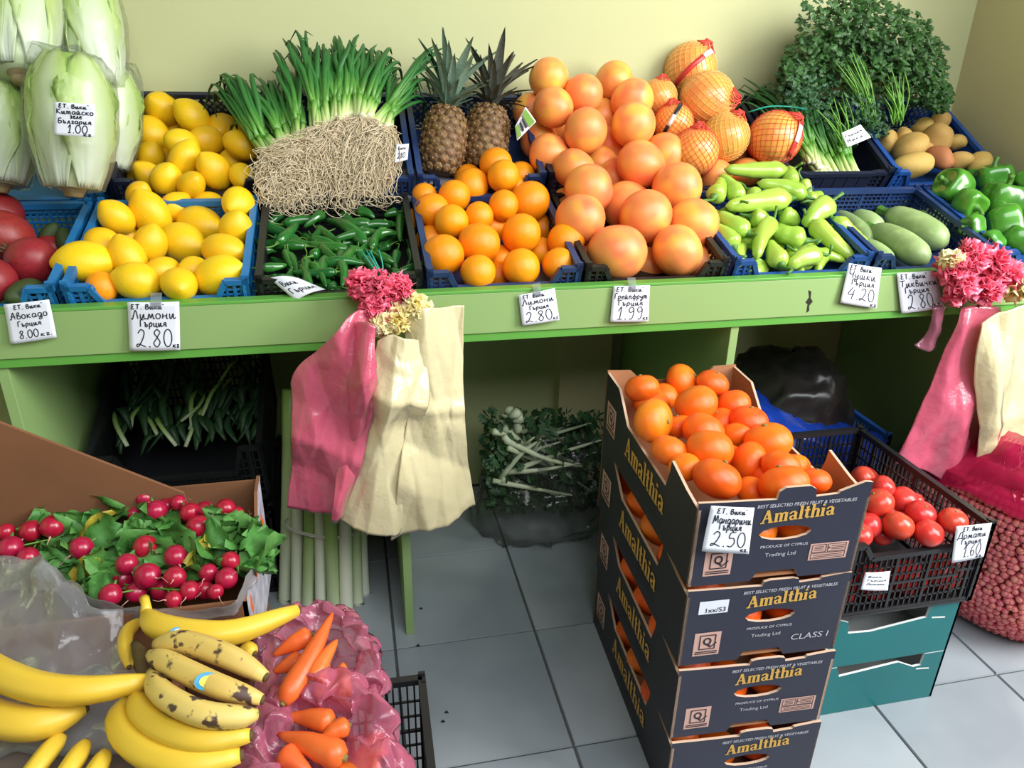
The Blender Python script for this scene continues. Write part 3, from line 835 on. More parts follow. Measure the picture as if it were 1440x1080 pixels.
def pepper(name, label, cat, group, p_stem, p_tip, r, mt, bend=0.12, blunt=0.35, stem_len=1.6, dep=(0, 0)):
    """stem end, tip (world), radius at the shoulder"""
    a, b = Vector(p_stem), Vector(p_tip)
    mid = (a + b) / 2 + Vector((U(-1, 1), 0, U(-.4, 1))) * (b - a).length * bend
    P = cr([a, mid, b], 13)
    t = thing(name, label, cat, a, None, group)
    R = []
    for i in range(13):
        s = i / 12
        w = math.sin(min(1, s / .16) * PI / 2) ** .6 * (1 - (1 - blunt) * max(0, (s - .2) / .8) ** 1.2)
        w *= math.sqrt(max(0.0, 1 - max(0, (s - .86) / .14) ** 2)) if s > .86 else 1
        R.append(max(r * .06, r * w * U(.95, 1.05)))
    R[0] = r * .42
    mb = MB(); mb.tube(local(t, P), R, 14)
    n = 14
    for i in range(1, 12):      # lengthwise furrows
        c = Vector(local(t, [P[i]])[0])
        for k in range(n):
            v = Vector(mb.v[i*n+k]); q = 1 + .06 * math.sin(3 * 2*PI*k/n + i*.25)
            mb.v[i*n+k] = tuple(c + (v - c) * q)
    mb.build('flesh', mt, t, True)
    d = (P[0] - P[2]).normalized()
    sp = [P[0] - d * r * .15, P[0] + d * r * .35, P[0] + d * r * stem_len * .7 + Vector((U(-.4,.4), U(-.4,.2), U(-.1,.5))) * r, P[0] + d * r * stem_len + Vector((U(-.8,.8), U(-.6,.3), U(0,.9))) * r]
    mb = MB(); mb.tube(local(t, cr(sp, 8)), [r*.5, r*.42, r*.24, r*.17, r*.14, r*.13, r*.13, r*.16], 8)
    mb.build('stem', M['stem'], t, True)
    return t

LA, LB = (370, 1.425), (235, 1.70)
limes = [  # stem px, tip px, radius px, label, behind
    ((1106,240),(1018,238),13,'long light green pepper lying across the top of the pile',0),
    ((1004,277),(1014,252),14.5,'light green pepper seen stem end on at the left edge',0),
    ((1039,280),(1012,246),13.5,'yellowish green pepper pointing up beside the end-on one',0),
    ((1110,279),(1020,290),16,'fat light green pepper lying across the middle of the pile',0),
    ((1133,276),(1064,257),13,'light green pepper slanting under the topmost one',0),
    ((1112,258),(1109,236),12,'short light green pepper stub at the top right of pile',0),
    ((1052,328),(1008,300),14,'bent light green pepper at left with its stem hanging down',0),
    ((1032,348),(1000,316),15,'light green pepper at the lower left beside the grapefruits',0),
    ((1086,311),(1064,364),13.5,'bright yellow green pepper standing upright at the front',0),
    ((1099,372),(1083,340),15,'light green pepper with stem end facing forward at front',0),
    ((1131,338),(1086,326),15.5,'light green pepper with a green stem pointing right',0),
    ((1166,288),(1132,318),17,'pale green pepper with a curled stem at the upper right',0),
    ((1142,312),(1202,366),14,'long light green pepper slanting down to the right front',0),
    ((1172,308),(1220,344),12.5,'rightmost light green pepper touching the zucchini',0),
    ((1152,358),(1108,376),15,'light green pepper low at the front rim',0),
    ((1056,304),(1082,316),13,'light green pepper half hidden behind the upright one',1),
    ((1098,300),(1124,316),13,'small light green pepper wedged in the middle',1),
    ((1128,254),(1138,274),10,'thin light green pepper at the top right edge',1),
    ((1136,282),(1156,272),11,'light green pepper peeping out behind the curled stem',1),
    ((1030,330),(1060,342),12,'light green pepper beneath the bent one',1),
    ((1120,350),(1150,340),12,'light green pepper beneath the front right ones',1),
    ((1052,268),(1080,296),12,'light green pepper beneath the fat one',1),
    ((1010,345),(1040,362),12,'light green pepper low behind the left rim',1)]
for s, tp, r, lab, bh in limes:
    a = at(s[0], s[1], ylerp(s[1], LA, LB) + bh * .035); b = at(tp[0], tp[1], ylerp(tp[1], LA, LB) + bh * .035 + .012)
    pepper('light_green_pepper', lab, 'pepper', 'long light green peppers', a, b, r * mpp(a), M['lime'], .10, .45)

CA, CB = (395, 1.425), (300, 1.67)
chilis = [((430,346),(354,338),8.5),((517,346),(457,309),10),((522,314),(473,318),8),((438,360),(477,345),8),((461,361),(459,404),8),((476,367),(481,405),8),((430,364),(433,397),8),
    ((366,377),(404,372),7),((402,353),(412,379),6.5),((482,346),(488,390),7.5),((564,300),(563,340),7),((556,386),(600,369),6),((522,334),(563,330),8),((507,357),(520,377),8),((535,361),(555,370),8),
    ((559,352),(558,379),6.5),((369,317),(427,341),8),((453,302),(427,320),8),((458,326),(438,333),7),((490,353),(512,353),8),((406,356),(420,390),7),((440,372),(447,392),8),((504,298),(527,307),8),
    ((559,298),(540,304),7),((371,353),(390,354),6.5),((395,300),(372,322),7),((480,300),(500,318),8),((540,318),(560,316),7),((382,390),(410,398),7),((520,380),(545,392),7),((495,380),(512,400),7),
    ((548,345),(530,352),7),((400,330),(386,345),7),((575,350),(570,380),6),((415,378),(398,396),7),((450,338),(470,330),7),((530,292),(552,290),7),((420,296),(440,288),7),((580,322),(574,345),6)]
cw = place_words([((s[0]+t[0])/2, (s[1]+t[1])/2) for s, t, r in chilis], 14)
for i, (s, tp, r) in enumerate(chilis):
    dep = U(.0, .012) + (.03 if i >= 24 else 0)
    a = at(s[0], s[1], ylerp(s[1], CA, CB) + dep); b = at(tp[0], tp[1], ylerp(tp[1], CA, CB) + dep + U(-.01, .015))
    pepper('dark_green_pepper', 'small dark green pepper, ' + cw[i], 'pepper', 'small dark green peppers', a, b, r * mpp(a), M['chili'], .14, .3, 2.6)

random.seed(61)
def pepper_fill(name, label, group, x0, x1, r, L, mt, n, lift, sl):
    fl = floor_of('front')
    for k in range(n):
        x, y = U(x0 + L * .4, x1 - L * .4), U(1.43, 1.66); a = U(0, 6.28)
        d = Vector((math.cos(a), math.sin(a), math.sin(a) * .31)) * L * .5
        c = Vector((x, y, fl(y) + r + U(0, lift)))
        if c.y + d.y > 1.68 or c.y - d.y > 1.68 or min(c.y + d.y, c.y - d.y) < 1.41: d.y *= .3; d.z *= .3
        pepper(name, label, 'pepper', group, c - d, c + d, r * U(.9, 1.1), mt, .10, .4, sl)
pepper_fill('light_green_pepper', 'light green pepper in the bottom layer of its crate', 'light green peppers underneath', .80, 1.095, .018, .10, M['lime'], 22, .03, 1.2)
pepper_fill('dark_green_pepper', 'dark green pepper in the bottom layer of its crate', 'dark green peppers underneath', -.165, .12, .011, .085, M['chili'], 46, .045, 2.2)

ZA, ZB = (365, 1.43), (300, 1.66)
zucs = [((1187,297),(1238,338),11,'thin pale zucchini at the left next to the peppers'),
        ((1228,322),(1303,368),17,'fat pale zucchini in front reaching the crate rim'),
        ((1248,300),(1330,344),18,'large pale zucchini lying in the middle of the crate'),
        ((1290,301),(1372,338),15,'pale zucchini at the far right of the crate'),
        ((1212,300),(1250,322),13,'pale zucchini showing its dark stem end at the back'),
        ((1216,338),(1268,368),12,'slim pale zucchini low at the front left')]
for s, tp, r, lab in zucs:
    a = at(s[0], s[1], ylerp(s[1], ZA, ZB) + .015); b = at(tp[0], tp[1], ylerp(tp[1], ZA, ZB))
    if lab.startswith(('thin', 'slim', 'pale zucchini showing')): a.y += .03; b.y += .03; a.z -= .012; b.z -= .012
    R = r * 1.1 * mpp(a); t = thing('zucchini', lab, 'zucchini', a, None, 'pale zucchini')
    P = cr([a, (a + b) / 2 + Vector((0, 0, .006)), b], 15)
    mb = MB(); mb.tube(local(t, P), [R * (.35, .62, .78, .86, .9, .93, .96, .98, 1, 1, 1, .98, .9, .7, .25)[i] for i in range(15)], 18)
    mb.build('flesh', M['zucchini'], t, True)
    d = (P[0] - P[1]).normalized()
    mb = MB(); mb.tube(local(t, [P[0] - d*R*.2, P[0] + d*R*.3, P[0] + d*R*.75]), [R*.42, R*.34, R*.38], 6); mb.build('stem', M['stem'], t)

def bell_fn(k, e):
    def fn(th, ph):
        c = math.cos(th); r = math.sin(th) ** .62
        lobe = 1 + .10 * math.cos(3.5 * ph + k) * (math.sin(th) ** .5) + .04 * math.cos(2 * ph + k)
        z = e * (abs(c) ** .8) * (1 if c > 0 else -1)
        if c > 0: z -= .42 * max(0, c) ** 6
        else: z += .25 * max(0, -c) ** 5; r *= 1 - .10 * (-c)
        return r * lobe, z
    return fn
BELL = [ball('flesh', M['bell'], bell_fn(k, e), 32, 20) for k, e in ((0, 1.0), (1.3, 1.12), (2.2, .95))]
bs = MB(); bs.tube(cr([(0,0,.45), (0,0,.75), (.08,.03,1.0), (.2,.08,1.16)], 7), [.34, .22, .13, .12, .12, .13, .16], 8)
BSTEM = bs.mesh('stem', M['stem'], True)
bells = norm([(1340,264,26), (1363,288,23), (1410,281,29), (1398,250,23,B), (1412,316,28), (1434,338,22), (1440,256,16,B), (1368,318,16,B), (1372,250,17,B), (1444,292,18,B), (1395,340,16,B)])
blab = ['wide bell pepper at the left of its crate under the potatoes', 'bell pepper with its hollow stem end facing forward', 'large upright bell pepper in the middle of the corner crate', 'bell pepper at the back of the corner crate',
        'bell pepper lying on its side above the bag bundle', 'bell pepper cut off by the right frame edge', 'dark bell pepper at the upper right frame edge', 'bell pepper deep behind the end-on one', 'bell pepper tucked behind the leftmost one', 'bell pepper at the right edge behind the large one', 'bell pepper low at the crate rim']
bang = (150, -60, 80, 100, 10, 60, 30, 190, 90, 60, 200)
for (px, py, r, o), (c, R), lab, ang in zip(bells, solve(bells, (345, 1.44), (245, 1.68)), blab, bang):
    t = thing('bell_pepper', lab, 'bell pepper', c, axis_rot(img_dir(ang, 1.2 if ang == -60 else .35)).to_4x4() @ Matrix.Scale(R, 4), 'green bell peppers')
    link('flesh', random.choice(BELL), t); link('stem', BSTEM, t)

# ------------------------------------------------------------------ napa cabbages in film
def cabbage(label, c_px, top_px, wid, y, ytop, with_film=True, seed=0):
    """c_px: pixel of the cut base, top_px: pixel of the leafy tip, wid: half width in pixels"""
    a = at(c_px[0], c_px[1], y); b = at(top_px[0], top_px[1], ytop)
    t = thing('napa_cabbage', label, 'cabbage', a, axis_rot(b - a, 0.3 + seed).to_4x4(), 'napa cabbages in film')
    L = (b - a).length; R = wid * mpp((a + b) / 2)
    rnd = random.Random(seed)
    prof = lambda s: R * (.62 + .38 * math.sin(min(1, s * 1.7) * PI / 2)) * (1 - .42 * max(0, (s - .7) / .3) ** 2)
    mb = MB(); mb.tube([(0, 0, L * s) for s in (.02, .1, .3, .5, .7, .85, .97)], [prof(s) * .86 for s in (.02, .1, .3, .5, .7, .85, .97)], 20)
    me = mb.mesh('heart', M['cabbage'], True); set_run(me, [q for s in (.02, .1, .3, .5, .7, .85, .97) for q in [.25 + .7 * s] * 20]); link('heart', me, t)
    for k in range(9):
        a0 = k * 2.4 + rnd.uniform(-.2, .2); span = rnd.uniform(1.15, 1.5); lift = 1.0 + .016 * k
        P = []; run = []
        nu, nv = 15, 18
        for i in range(nu):
            u = i / (nu - 1) * 2 - 1; col = []
            for j in range(nv):
                s = j / (nv - 1); w = (.40 + .60 * math.sin(min(1, s * 1.35) * PI / 2)) * (1 - .25 * max(0, s - .8) / .2)
                ph = a0 + u * span * .5 * w * 1.25
                fr = .010 * math.sin(u * 13 + s * 17 + k) * abs(u) ** 2 * s
                rib = .06 * R * math.exp(-(u * 4) ** 2) * (1 - s)
                r = prof(min(1, s * (1 if rnd else 1))) * lift + fr + rib + .004 * math.sin(u * 21) * (1 - s)
                col.append((r * math.cos(ph), r * math.sin(ph), L * (.02 + .97 * s * (1 - .10 * u * u))))
            P.append(col)
        mb = MB(); mb.grid(P, nu, nv); me = mb.mesh('leaf', M['cabbage'], True)
        rv = []
        for j in range(nv):
            for i in range(nu):
                u = abs(i / (nu - 1) * 2 - 1); s = j / (nv - 1)
                rv.append(max(0, min(1, .05 + .8 * max(0, s - .1) * (.5 + .6 * u) + .40 * u * u * (.3 + .7 * s))))
        set_run(me, rv); o = link('leaf', me, t)
        md = o.modifiers.new('thickness', 'SOLIDIFY'); md.thickness = .003
    mb = MB(); mb.tube([(0, 0, -.012), (0, 0, 0), (0, 0, L * .05)], [R * .22, R * .30, R * .42], 14); mb.build('cut_base', M['cabbage_base'], t, True)
    if with_film:
        nu, nv = 40, 26; P = []
        for i in range(nu):
            ph = 2 * PI * i / nu; col = []
            for j in range(nv):
                s = j / (nv - 1); r = prof(s) * 1.14 + .003; z = L * (-.03 + 1.05 * s)
                if j == 0: r *= .12
                if j == nv - 1: r *= .2
                p = Vector((r * math.cos(ph), r * math.sin(ph), z))
                n = noise.noise(p * 35 + Vector((seed, 0, 0))) * .0035 + abs(noise.noise(Vector((ph * 2, z * 9, seed)))) * .006
                col.append(p * (1 + n / max(r, .01) * .8) if r > .01 else p)
            P.append(col)
        mb = MB(); mb.grid(P, nu, nv, closed=True); mb.build('wrapping_film', M['cling'], t, True)
    return t
cabbage('napa cabbage standing upright in film with a price note', (104, 268), (98, 74), 50, 1.60, 1.66, seed=1)
cabbage('napa cabbage in film lying high at the top left corner', (30, 108), (18, -70), 50, 1.66, 1.80, seed=2)
cabbage('napa cabbage in film leaning behind the upright one', (140, 130), (100, -60), 45, 1.80, 1.90, seed=3)
cabbage('napa cabbage in film cut off by the left frame edge', (0, 262), (0, 100), 46, 1.66, 1.74, seed=4)
cabbage('napa cabbage in film standing at the back below the leaning one', (150, 240), (150, 90), 40, 1.80, 1.86, seed=5)

# ------------------------------------------------------------------ pineapples
em = MB()
em.add([(math.cos(a)*.5, math.sin(a)*.56, 0) for a in [k*PI/3 for k in range(6)]] + [(math.cos(a)*.34, math.sin(a)*.38, .16) for a in [k*PI/3 for k in range(6)]] + [(0, -.05, .26)],
       [(k, (k+1) % 6, 6+(k+1) % 6, 6+k) for k in range(6)], 0)
em.f += [(6+k, 6+(k+1) % 6, 12) for k in range(6)]; em.m += [0]*6
em.tube([(0, -.02, .2), (0, -.12, .30), (0, .02, .38)], [.07, .05, .012], 4, mi=1)
EYE = em.mesh('eye', [M['eye'], M['eye_tip']])
def blade(L, w, curl):
    mb = MB(); P = []
    for u in (-1, 0, 1):
        P.append([(u * w * (1 - s) ** .55 * (.75 + .6 * s * (1 - s)), -.25 * abs(u) * w - curl * s * s, L * s) for s in [i / 7 for i in range(8)]])
    mb.grid(P, 3, 8); return mb
CLEAF = [blade(1.0, .14, c).mesh('crown_leaf', M['crown'], True) for c in (.18, .3, .45)]
CLEAF2 = [blade(1.0, .14, c).mesh('crown_leaf', M['crown_dark'], True) for c in (.3, .5, .7)]
def pineapple(label, base, top, half, y0, y1, leaves, llen, seed):
    a, b = at(*base, y0), at(*top, y1)
    t = thing('pineapple', label, 'pineapple', a, axis_rot(b - a, seed).to_4x4(), 'pineapples')
    L = (b - a).length; R = half * mpp((a + b) / 2); rnd = random.Random(int(seed * 10))
    prof = lambda s: R * (1 - abs(s * 2 - .96) ** 3.2 * .42)
    ss = [0, .04, .12, .25, .4, .55, .7, .85, .95, 1]
    mb = MB(); mb.tube([(0, 0, L*s) for s in ss], [prof(s) * (.55 if s == 0 else .6 if s == 1 else .95) for s in ss], 24)
    body = mb.build('rind', M['pine'], t, True)
    rows, per = 9, 12; es = 2 * PI * R / per
    for r in range(rows):
        s = (r + .5) / rows
        for k in range(per):
            ph = 2 * PI * (k + .5 * (r % 2)) / per; q = prof(s)
            n = Vector((math.cos(ph), math.sin(ph), -(prof(s + .02) - prof(s - .02)) / (.04 * L))).normalized()
            up = Vector((0, 0, 1)); xx = up.cross(n).normalized(); yy = n.cross(xx)
            sc = es * q / R * 1.0
            link('eye', EYE, t, frame(Vector((math.cos(ph) * q * .945, math.sin(ph) * q * .945, L * s)), xx * sc, yy * (L / rows * 1.15), n * es * .55))
    for k in range(46):
        f = k / 46; ph = k * 2.4; tl = .12 + .95 * (1 - f) ** 1.2
        l = llen * (.45 + .62 * f) * rnd.uniform(.85, 1.1)
        Mx = Matrix.Translation((0, 0, L * .985 + .02 * f)) @ Matrix.Rotation(ph, 4, 'Z') @ Matrix.Rotation(tl * .9, 4, 'X') @ Matrix.Translation((0, 0, 0)) @ Matrix.Scale(l, 4)
        link('crown_leaf', rnd.choice(leaves), t, Mx)
    return t
pineapple('left pineapple with a tall grey green crown', (617, 246), (630, 152), 33, 1.80, 1.86, CLEAF, .145, .3)
pineapple('right pineapple with a dry dark crown half behind the oranges', (676, 240), (690, 150), 33, 1.83, 1.885, CLEAF2, .135, 1.1)
# clear paper under the pineapples
lin = sheet('lining_sheet', [[at(x, y, yy) for x, y, yy in r] for r in (
    [(565,236,1.81),(600,234,1.84),(640,236,1.86),(680,240,1.87),(720,238,1.87)],
    [(568,256,1.77),(600,258,1.775),(640,262,1.78),(680,262,1.78),(720,258,1.78)],
    [(572,282,1.73),(600,286,1.73),(640,288,1.73),(680,288,1.73),(720,284,1.73)])], M['clear'], None, 20, 14, .006, 18, solid=.001)
tag(lin, 'crumpled clear sheet lining the pineapple crate', 'plastic sheet')

# ------------------------------------------------------------------ green onion bunches with roots
def leafpath(a, b, droop, n=9):
    a, b = Vector(a), Vector(b); L = (b - a).length
    m1 = a.lerp(b, .35) + Vector((U(-.01, .01), 0, L * (.06 + droop * .2))); m2 = a.lerp(b, .7) + Vector((U(-.01, .01), 0, L * (.06 + droop * .35)))
    return cr([a, m1, m2, b], n)
def onion_bunch(label, bases, tips, y_base, y_tip, n, seed, roots=True, rt=None):
    """bases: pixel segment of the white ends, tips: list of pixel targets for the leaves"""
    random.seed(seed)
    c = at((bases[0][0] + bases[1][0]) / 2, (bases[0][1] + bases[1][1]) / 2, y_base)
    t = thing('green_onion_bunch', label, 'green onions', c, None, 'green onion bunches with roots')
    ends = []
    for k in range(n):
        f = (k + .5) / n + U(-.06, .06)
        p = at(bases[0][0] + (bases[1][0] - bases[0][0]) * f, bases[0][1] + (bases[1][1] - bases[0][1]) * f + U(-6, 6), y_base + U(-.015, .02))
        tp = tips[min(len(tips) - 1, int(k / n * len(tips)))]
        ends.append(p)
        neck = p.lerp(at(tp[0], tp[1], y_tip), .22) + Vector((U(-.008, .008), 0, U(-.004, .008)))
        r = U(.0048, .0070)
        tube_run('stalk', cr([p - (neck - p) * .12, p, p.lerp(neck, .5), neck], 8), [r*.7, r*1.25, r*1.2, r, r, r, r*1.02, r*1.05], M['scallion'], t, 8, r0=0, r1=.24)
        for q in range(random.choice((2, 3, 3))):
            tip = at(tp[0] + U(-20, 20), tp[1] + U(-6, 32) * (1 if q else .5), y_tip + U(-.05, .02))
            dr = tp[2] if len(tp) > 2 else 0.1
            P = leafpath(neck + Vector((U(-.004, .004), U(-.003, .003), 0)), tip, dr)
            if random.random() < .5 + dr: P = P[:-1] + [P[-1] + Vector((U(-.015, .02), -.01, -U(.01, .045)))]
            tube_run('leaf', P, [r*.9, r*1.0, r*1.05, r*1.05, r, r*.95, r*.8, r*.55, r*.15], M['scallion'], t, 6, flat=.55, r0=.2 + U(0, .06), r1=1)
    if roots:
        mb = MB()
        for p in ends:
            for k in range(rt[2]):
                q0 = p + Vector((U(-.008, .008), -.004 + U(-.006, .004), -.004))
                ex = rt[0][0] + (rt[1][0] - rt[0][0]) * U(0, 1); ey = rt[0][1] + (rt[1][1] - rt[0][1]) * U(0, 1) ** 1.3
                f = (ey - 180) / 120.0
                q3 = at(ex + U(-8, 8), ey + U(-4, 4), y_base - .012 - .07 * f + U(-.016, .01))
                md = q0.lerp(q3, .4) + Vector((U(-.025, .025), -U(.0, .018), U(-.004, .014))); md2 = q0.lerp(q3, .72) + Vector((U(-.03, .03), -U(0, .016), U(-.006, .010)))
                mb.tube(local(t, cr([q0, md, md2, q3], 8)), [.0011, .0011, .001, .001, .0009, .0008, .0007, .0004], 3, caps=False)
        for k in range(rt[2] * 3):          # short curls lying over the mat
            ex = U(rt[0][0], rt[1][0]); ey = U(rt[0][1] + 8, rt[1][1] - 8); f = (ey - 180) / 120.0
            c = at(ex, ey, y_base - .022 - .062 * f + U(-.010, .006)); a0 = U(0, 6.28); rr = U(.006, .020)
            P = [c + Vector((rr * math.cos(a0 + q * .55) * 1.2, -.002 * q + U(-.002, .002), rr * math.sin(a0 + q * .55) - .002 * q)) for q in range(7)]
            mb.tube(local(t, cr(P, 9)), .0009, 3, caps=False)
        mb.build('roots', M['root'], t, True)['kind'] = 'stuff'
    return t
onion_bunch('green onion bunch at far left with drooping leaves', ((372,222),(400,206)), [(300,118,.5), (318,112,.45), (338,104,.35), (330,150,.2), (352,118,.1)], 1.745, 1.93, 13, 11, True, ((362,208),(420,298),26))
onion_bunch('second green onion bunch from left with upright leaves', ((400,206),(430,192)), [(352,112,.1), (372,108,.1), (394,96,.1), (402,66,.1), (420,120,.1)], 1.755, 1.94, 12, 12, True, ((378,200),(450,302),26))
onion_bunch('tallest green onion bunch with one leaf reaching highest', ((438,186),(470,172)), [(416,38,.02), (424,62,.1), (436,56,.1), (450,60,.1), (455,90,.1)], 1.765, 1.95, 13, 13, True, ((415,190),(500,298),28))
onion_bunch('middle green onion bunch standing straight up', ((464,168),(496,162)), [(466,58,.05), (478,52,.05), (488,50,.15), (498,62,.1), (508,70,.1)], 1.77, 1.95, 13, 14, True, ((440,186),(520,292),28))
onion_bunch('green onion bunch right of the middle with curling tips', ((498,168),(524,162)), [(508,62,.1), (520,66,.1), (532,72,.3), (550,84,.35), (540,100,.1)], 1.765, 1.95, 12, 15, True, ((470,188),(548,294),28))
onion_bunch('green onion bunch at right with one long leaf sticking out', ((520,174),(552,178)), [(624,66,.06), (598,108,.25), (590,118,.15), (572,108,.1), (560,100,.1)], 1.755, 1.93, 12, 16, True, ((495,190),(558,290),26))
rm = [[at(x, y, yy) for x, y, yy in r] for r in (
    [(376,226,1.745),(410,204,1.755),(450,184,1.765),(490,170,1.77),(530,172,1.762),(556,184,1.75)],
    [(366,238,1.722),(410,222,1.726),(450,210,1.730),(490,200,1.736),(530,202,1.730),(558,212,1.722)],
    [(364,258,1.700),(410,250,1.700),(450,244,1.702),(490,236,1.706),(530,238,1.706),(556,244,1.700)],
    [(372,280,1.690),(410,278,1.688),(450,274,1.690),(490,268,1.694),(530,262,1.698),(552,264,1.700)])]
for row in rm:
    for p in row: p.y += .018
rmo = sheet('root_mat', rm, M['rootmass'], None, 40, 24, .012, 30, solid=.02)
rmo.parent = [o for o in COL.objects if o.get('label', '').startswith('middle green onion')][0]
rmo.matrix_parent_inverse = rmo.parent.matrix_world.inverted()

# long onions in the crate below the parsley
def long_bunch(label, bases, tips, yb, yt, n, seed):
    t = onion_bunch(label, bases, tips, yb, yt, n, seed, False)
    t['group'] = 'long onion bunches below the parsley'; return t
lb = long_bunch('long onion bunch with a teal band left of the parsley', ((1146,238),(1176,246)), [(1052,118,.1), (1062,112,.1), (1075,112,.1), (1090,124,.1), (1105,130,.1)], 1.765, 1.955, 15, 21)
long_bunch('long onion bunch with white bulbs beside the crate of potatoes', ((1172,244),(1206,246)), [(1104,126,.1), (1118,124,.1), (1130,128,.1), (1142,132,.1), (1150,140,.1)], 1.765, 1.95, 15, 22)
long_bunch('long onion bunch behind the banded one under the parsley', ((1130,222),(1160,230)), [(1084,116,.1), (1100,118,.1), (1116,120,.1), (1128,126,.1)], 1.775, 1.96, 12, 23)
P = [at(1052, 158, 1.83), at(1080, 150, 1.815), at(1110, 150, 1.815), at(1134, 154, 1.83)]
mb = MB(); mb.tube(local(lb, cr(P, 10)), .004, 6, flat=.5); mb.build('teal_band', M['teal_string'], lb, True)
random.seed(30)

# ------------------------------------------------------------------ parsley and dill
lf = [(0, 0), (.25, .12), (.5, .10), (.42, .26), (.66, .36), (.44, .46), (.36, .70), (.14, .58), (0, .92), (-.14, .58), (-.36, .70), (-.44, .46), (-.66, .36), (-.42, .26), (-.5, .10), (-.25, .12)]
def herb(label, root_px, y_root, blobs, y_b, n_leaf, n_stem, leaf_mt, size, stem_top):
    a = at(*root_px, y_root)
    t = thing('parsley_bunch', label, 'parsley', a, None, 'parsley bunches')
    mb = MB(); sm = []
    for k in range(n_leaf):
        bx, by, br = random.choice(blobs)
        ang = U(0, 2*PI); rr = br * math.sqrt(U(0, 1))
        dep = y_b + U(-.09, .03) * math.sqrt(max(0, 1 - (rr / br) ** 2)) + U(-.01, .01)
        c = at(bx + rr * math.cos(ang), by + rr * math.sin(ang), dep)
        s = size * U(.6, 1.25)
        rot = Quaternion((U(-1,1), U(-1,1), U(-1,1), U(-1,1))).normalized().to_matrix()
        nrm = (-CF + Vector((U(-1,1), U(-1,1), U(-.2,1.4))) * .8).normalized()
        q = Vector((0,0,1)).rotation_difference(nrm).to_matrix() @ Matrix.Rotation(U(0, 6.28), 3, 'Z')
        pts = [c + q @ Vector((x * s, y * s, .12 * s * (abs(x) - y * y))) for x, y in lf]
        pts.append(c + q @ Vector((0, .35 * s, .1 * s)))
        mb.add(local(t, pts), [(i, (i + 1) % 16, 16) for i in range(16)])
    mb.build('foliage', leaf_mt, t)['kind'] = 'stuff'
    for k in range(n_stem):
        tp = stem_top[k % len(stem_top)]
        e = at(tp[0] + U(-12, 12), tp[1] + U(-12, 14), y_b - .06 + U(-.03, .03))
        p0 = a + Vector((U(-.018, .018), U(-.01, .01), U(-.008, .008)))
        P = cr([p0, p0.lerp(e, .5) + Vector((U(-.01, .01), -.012, .004)), e], 7)
        m2 = MB(); m2.tube(local(t, P), [.0022, .002, .0019, .0017, .0015, .0013, .001], 5); m2.build('stem', M['parsley_stem'], t, True)
    return t
herb('huge dark parsley bunch with stems fanning up from the onion tops', (1224, 172), 1.82, [(1165,40,48), (1200,34,46), (1235,45,46), (1185,80,42), (1140,90,40), (1120,105,24), (1215,90,40)], 1.90, 2600, 30, M['parsley'], .016, [(1195,90), (1205,80), (1180,95), (1190,110)])
herb('parsley bunch at right with cut stems above the potatoes', (1262, 172), 1.80, [(1270,60,46), (1290,85,42), (1300,115,36), (1250,100,34), (1318,135,22)], 1.885, 1900, 24, M['parsley'], .015, [(1255,110), (1262,100), (1250,120), (1245,130)])
herb('feathery dark dill bunch hanging behind the long onions', (1190, 205), 1.80, [(1150,140,40), (1180,150,36), (1215,150,30), (1125,130,30), (1230,175,20), (1200,185,18)], 1.86, 900, 12, M['dill'], .013, [(1160,150), (1180,140)])

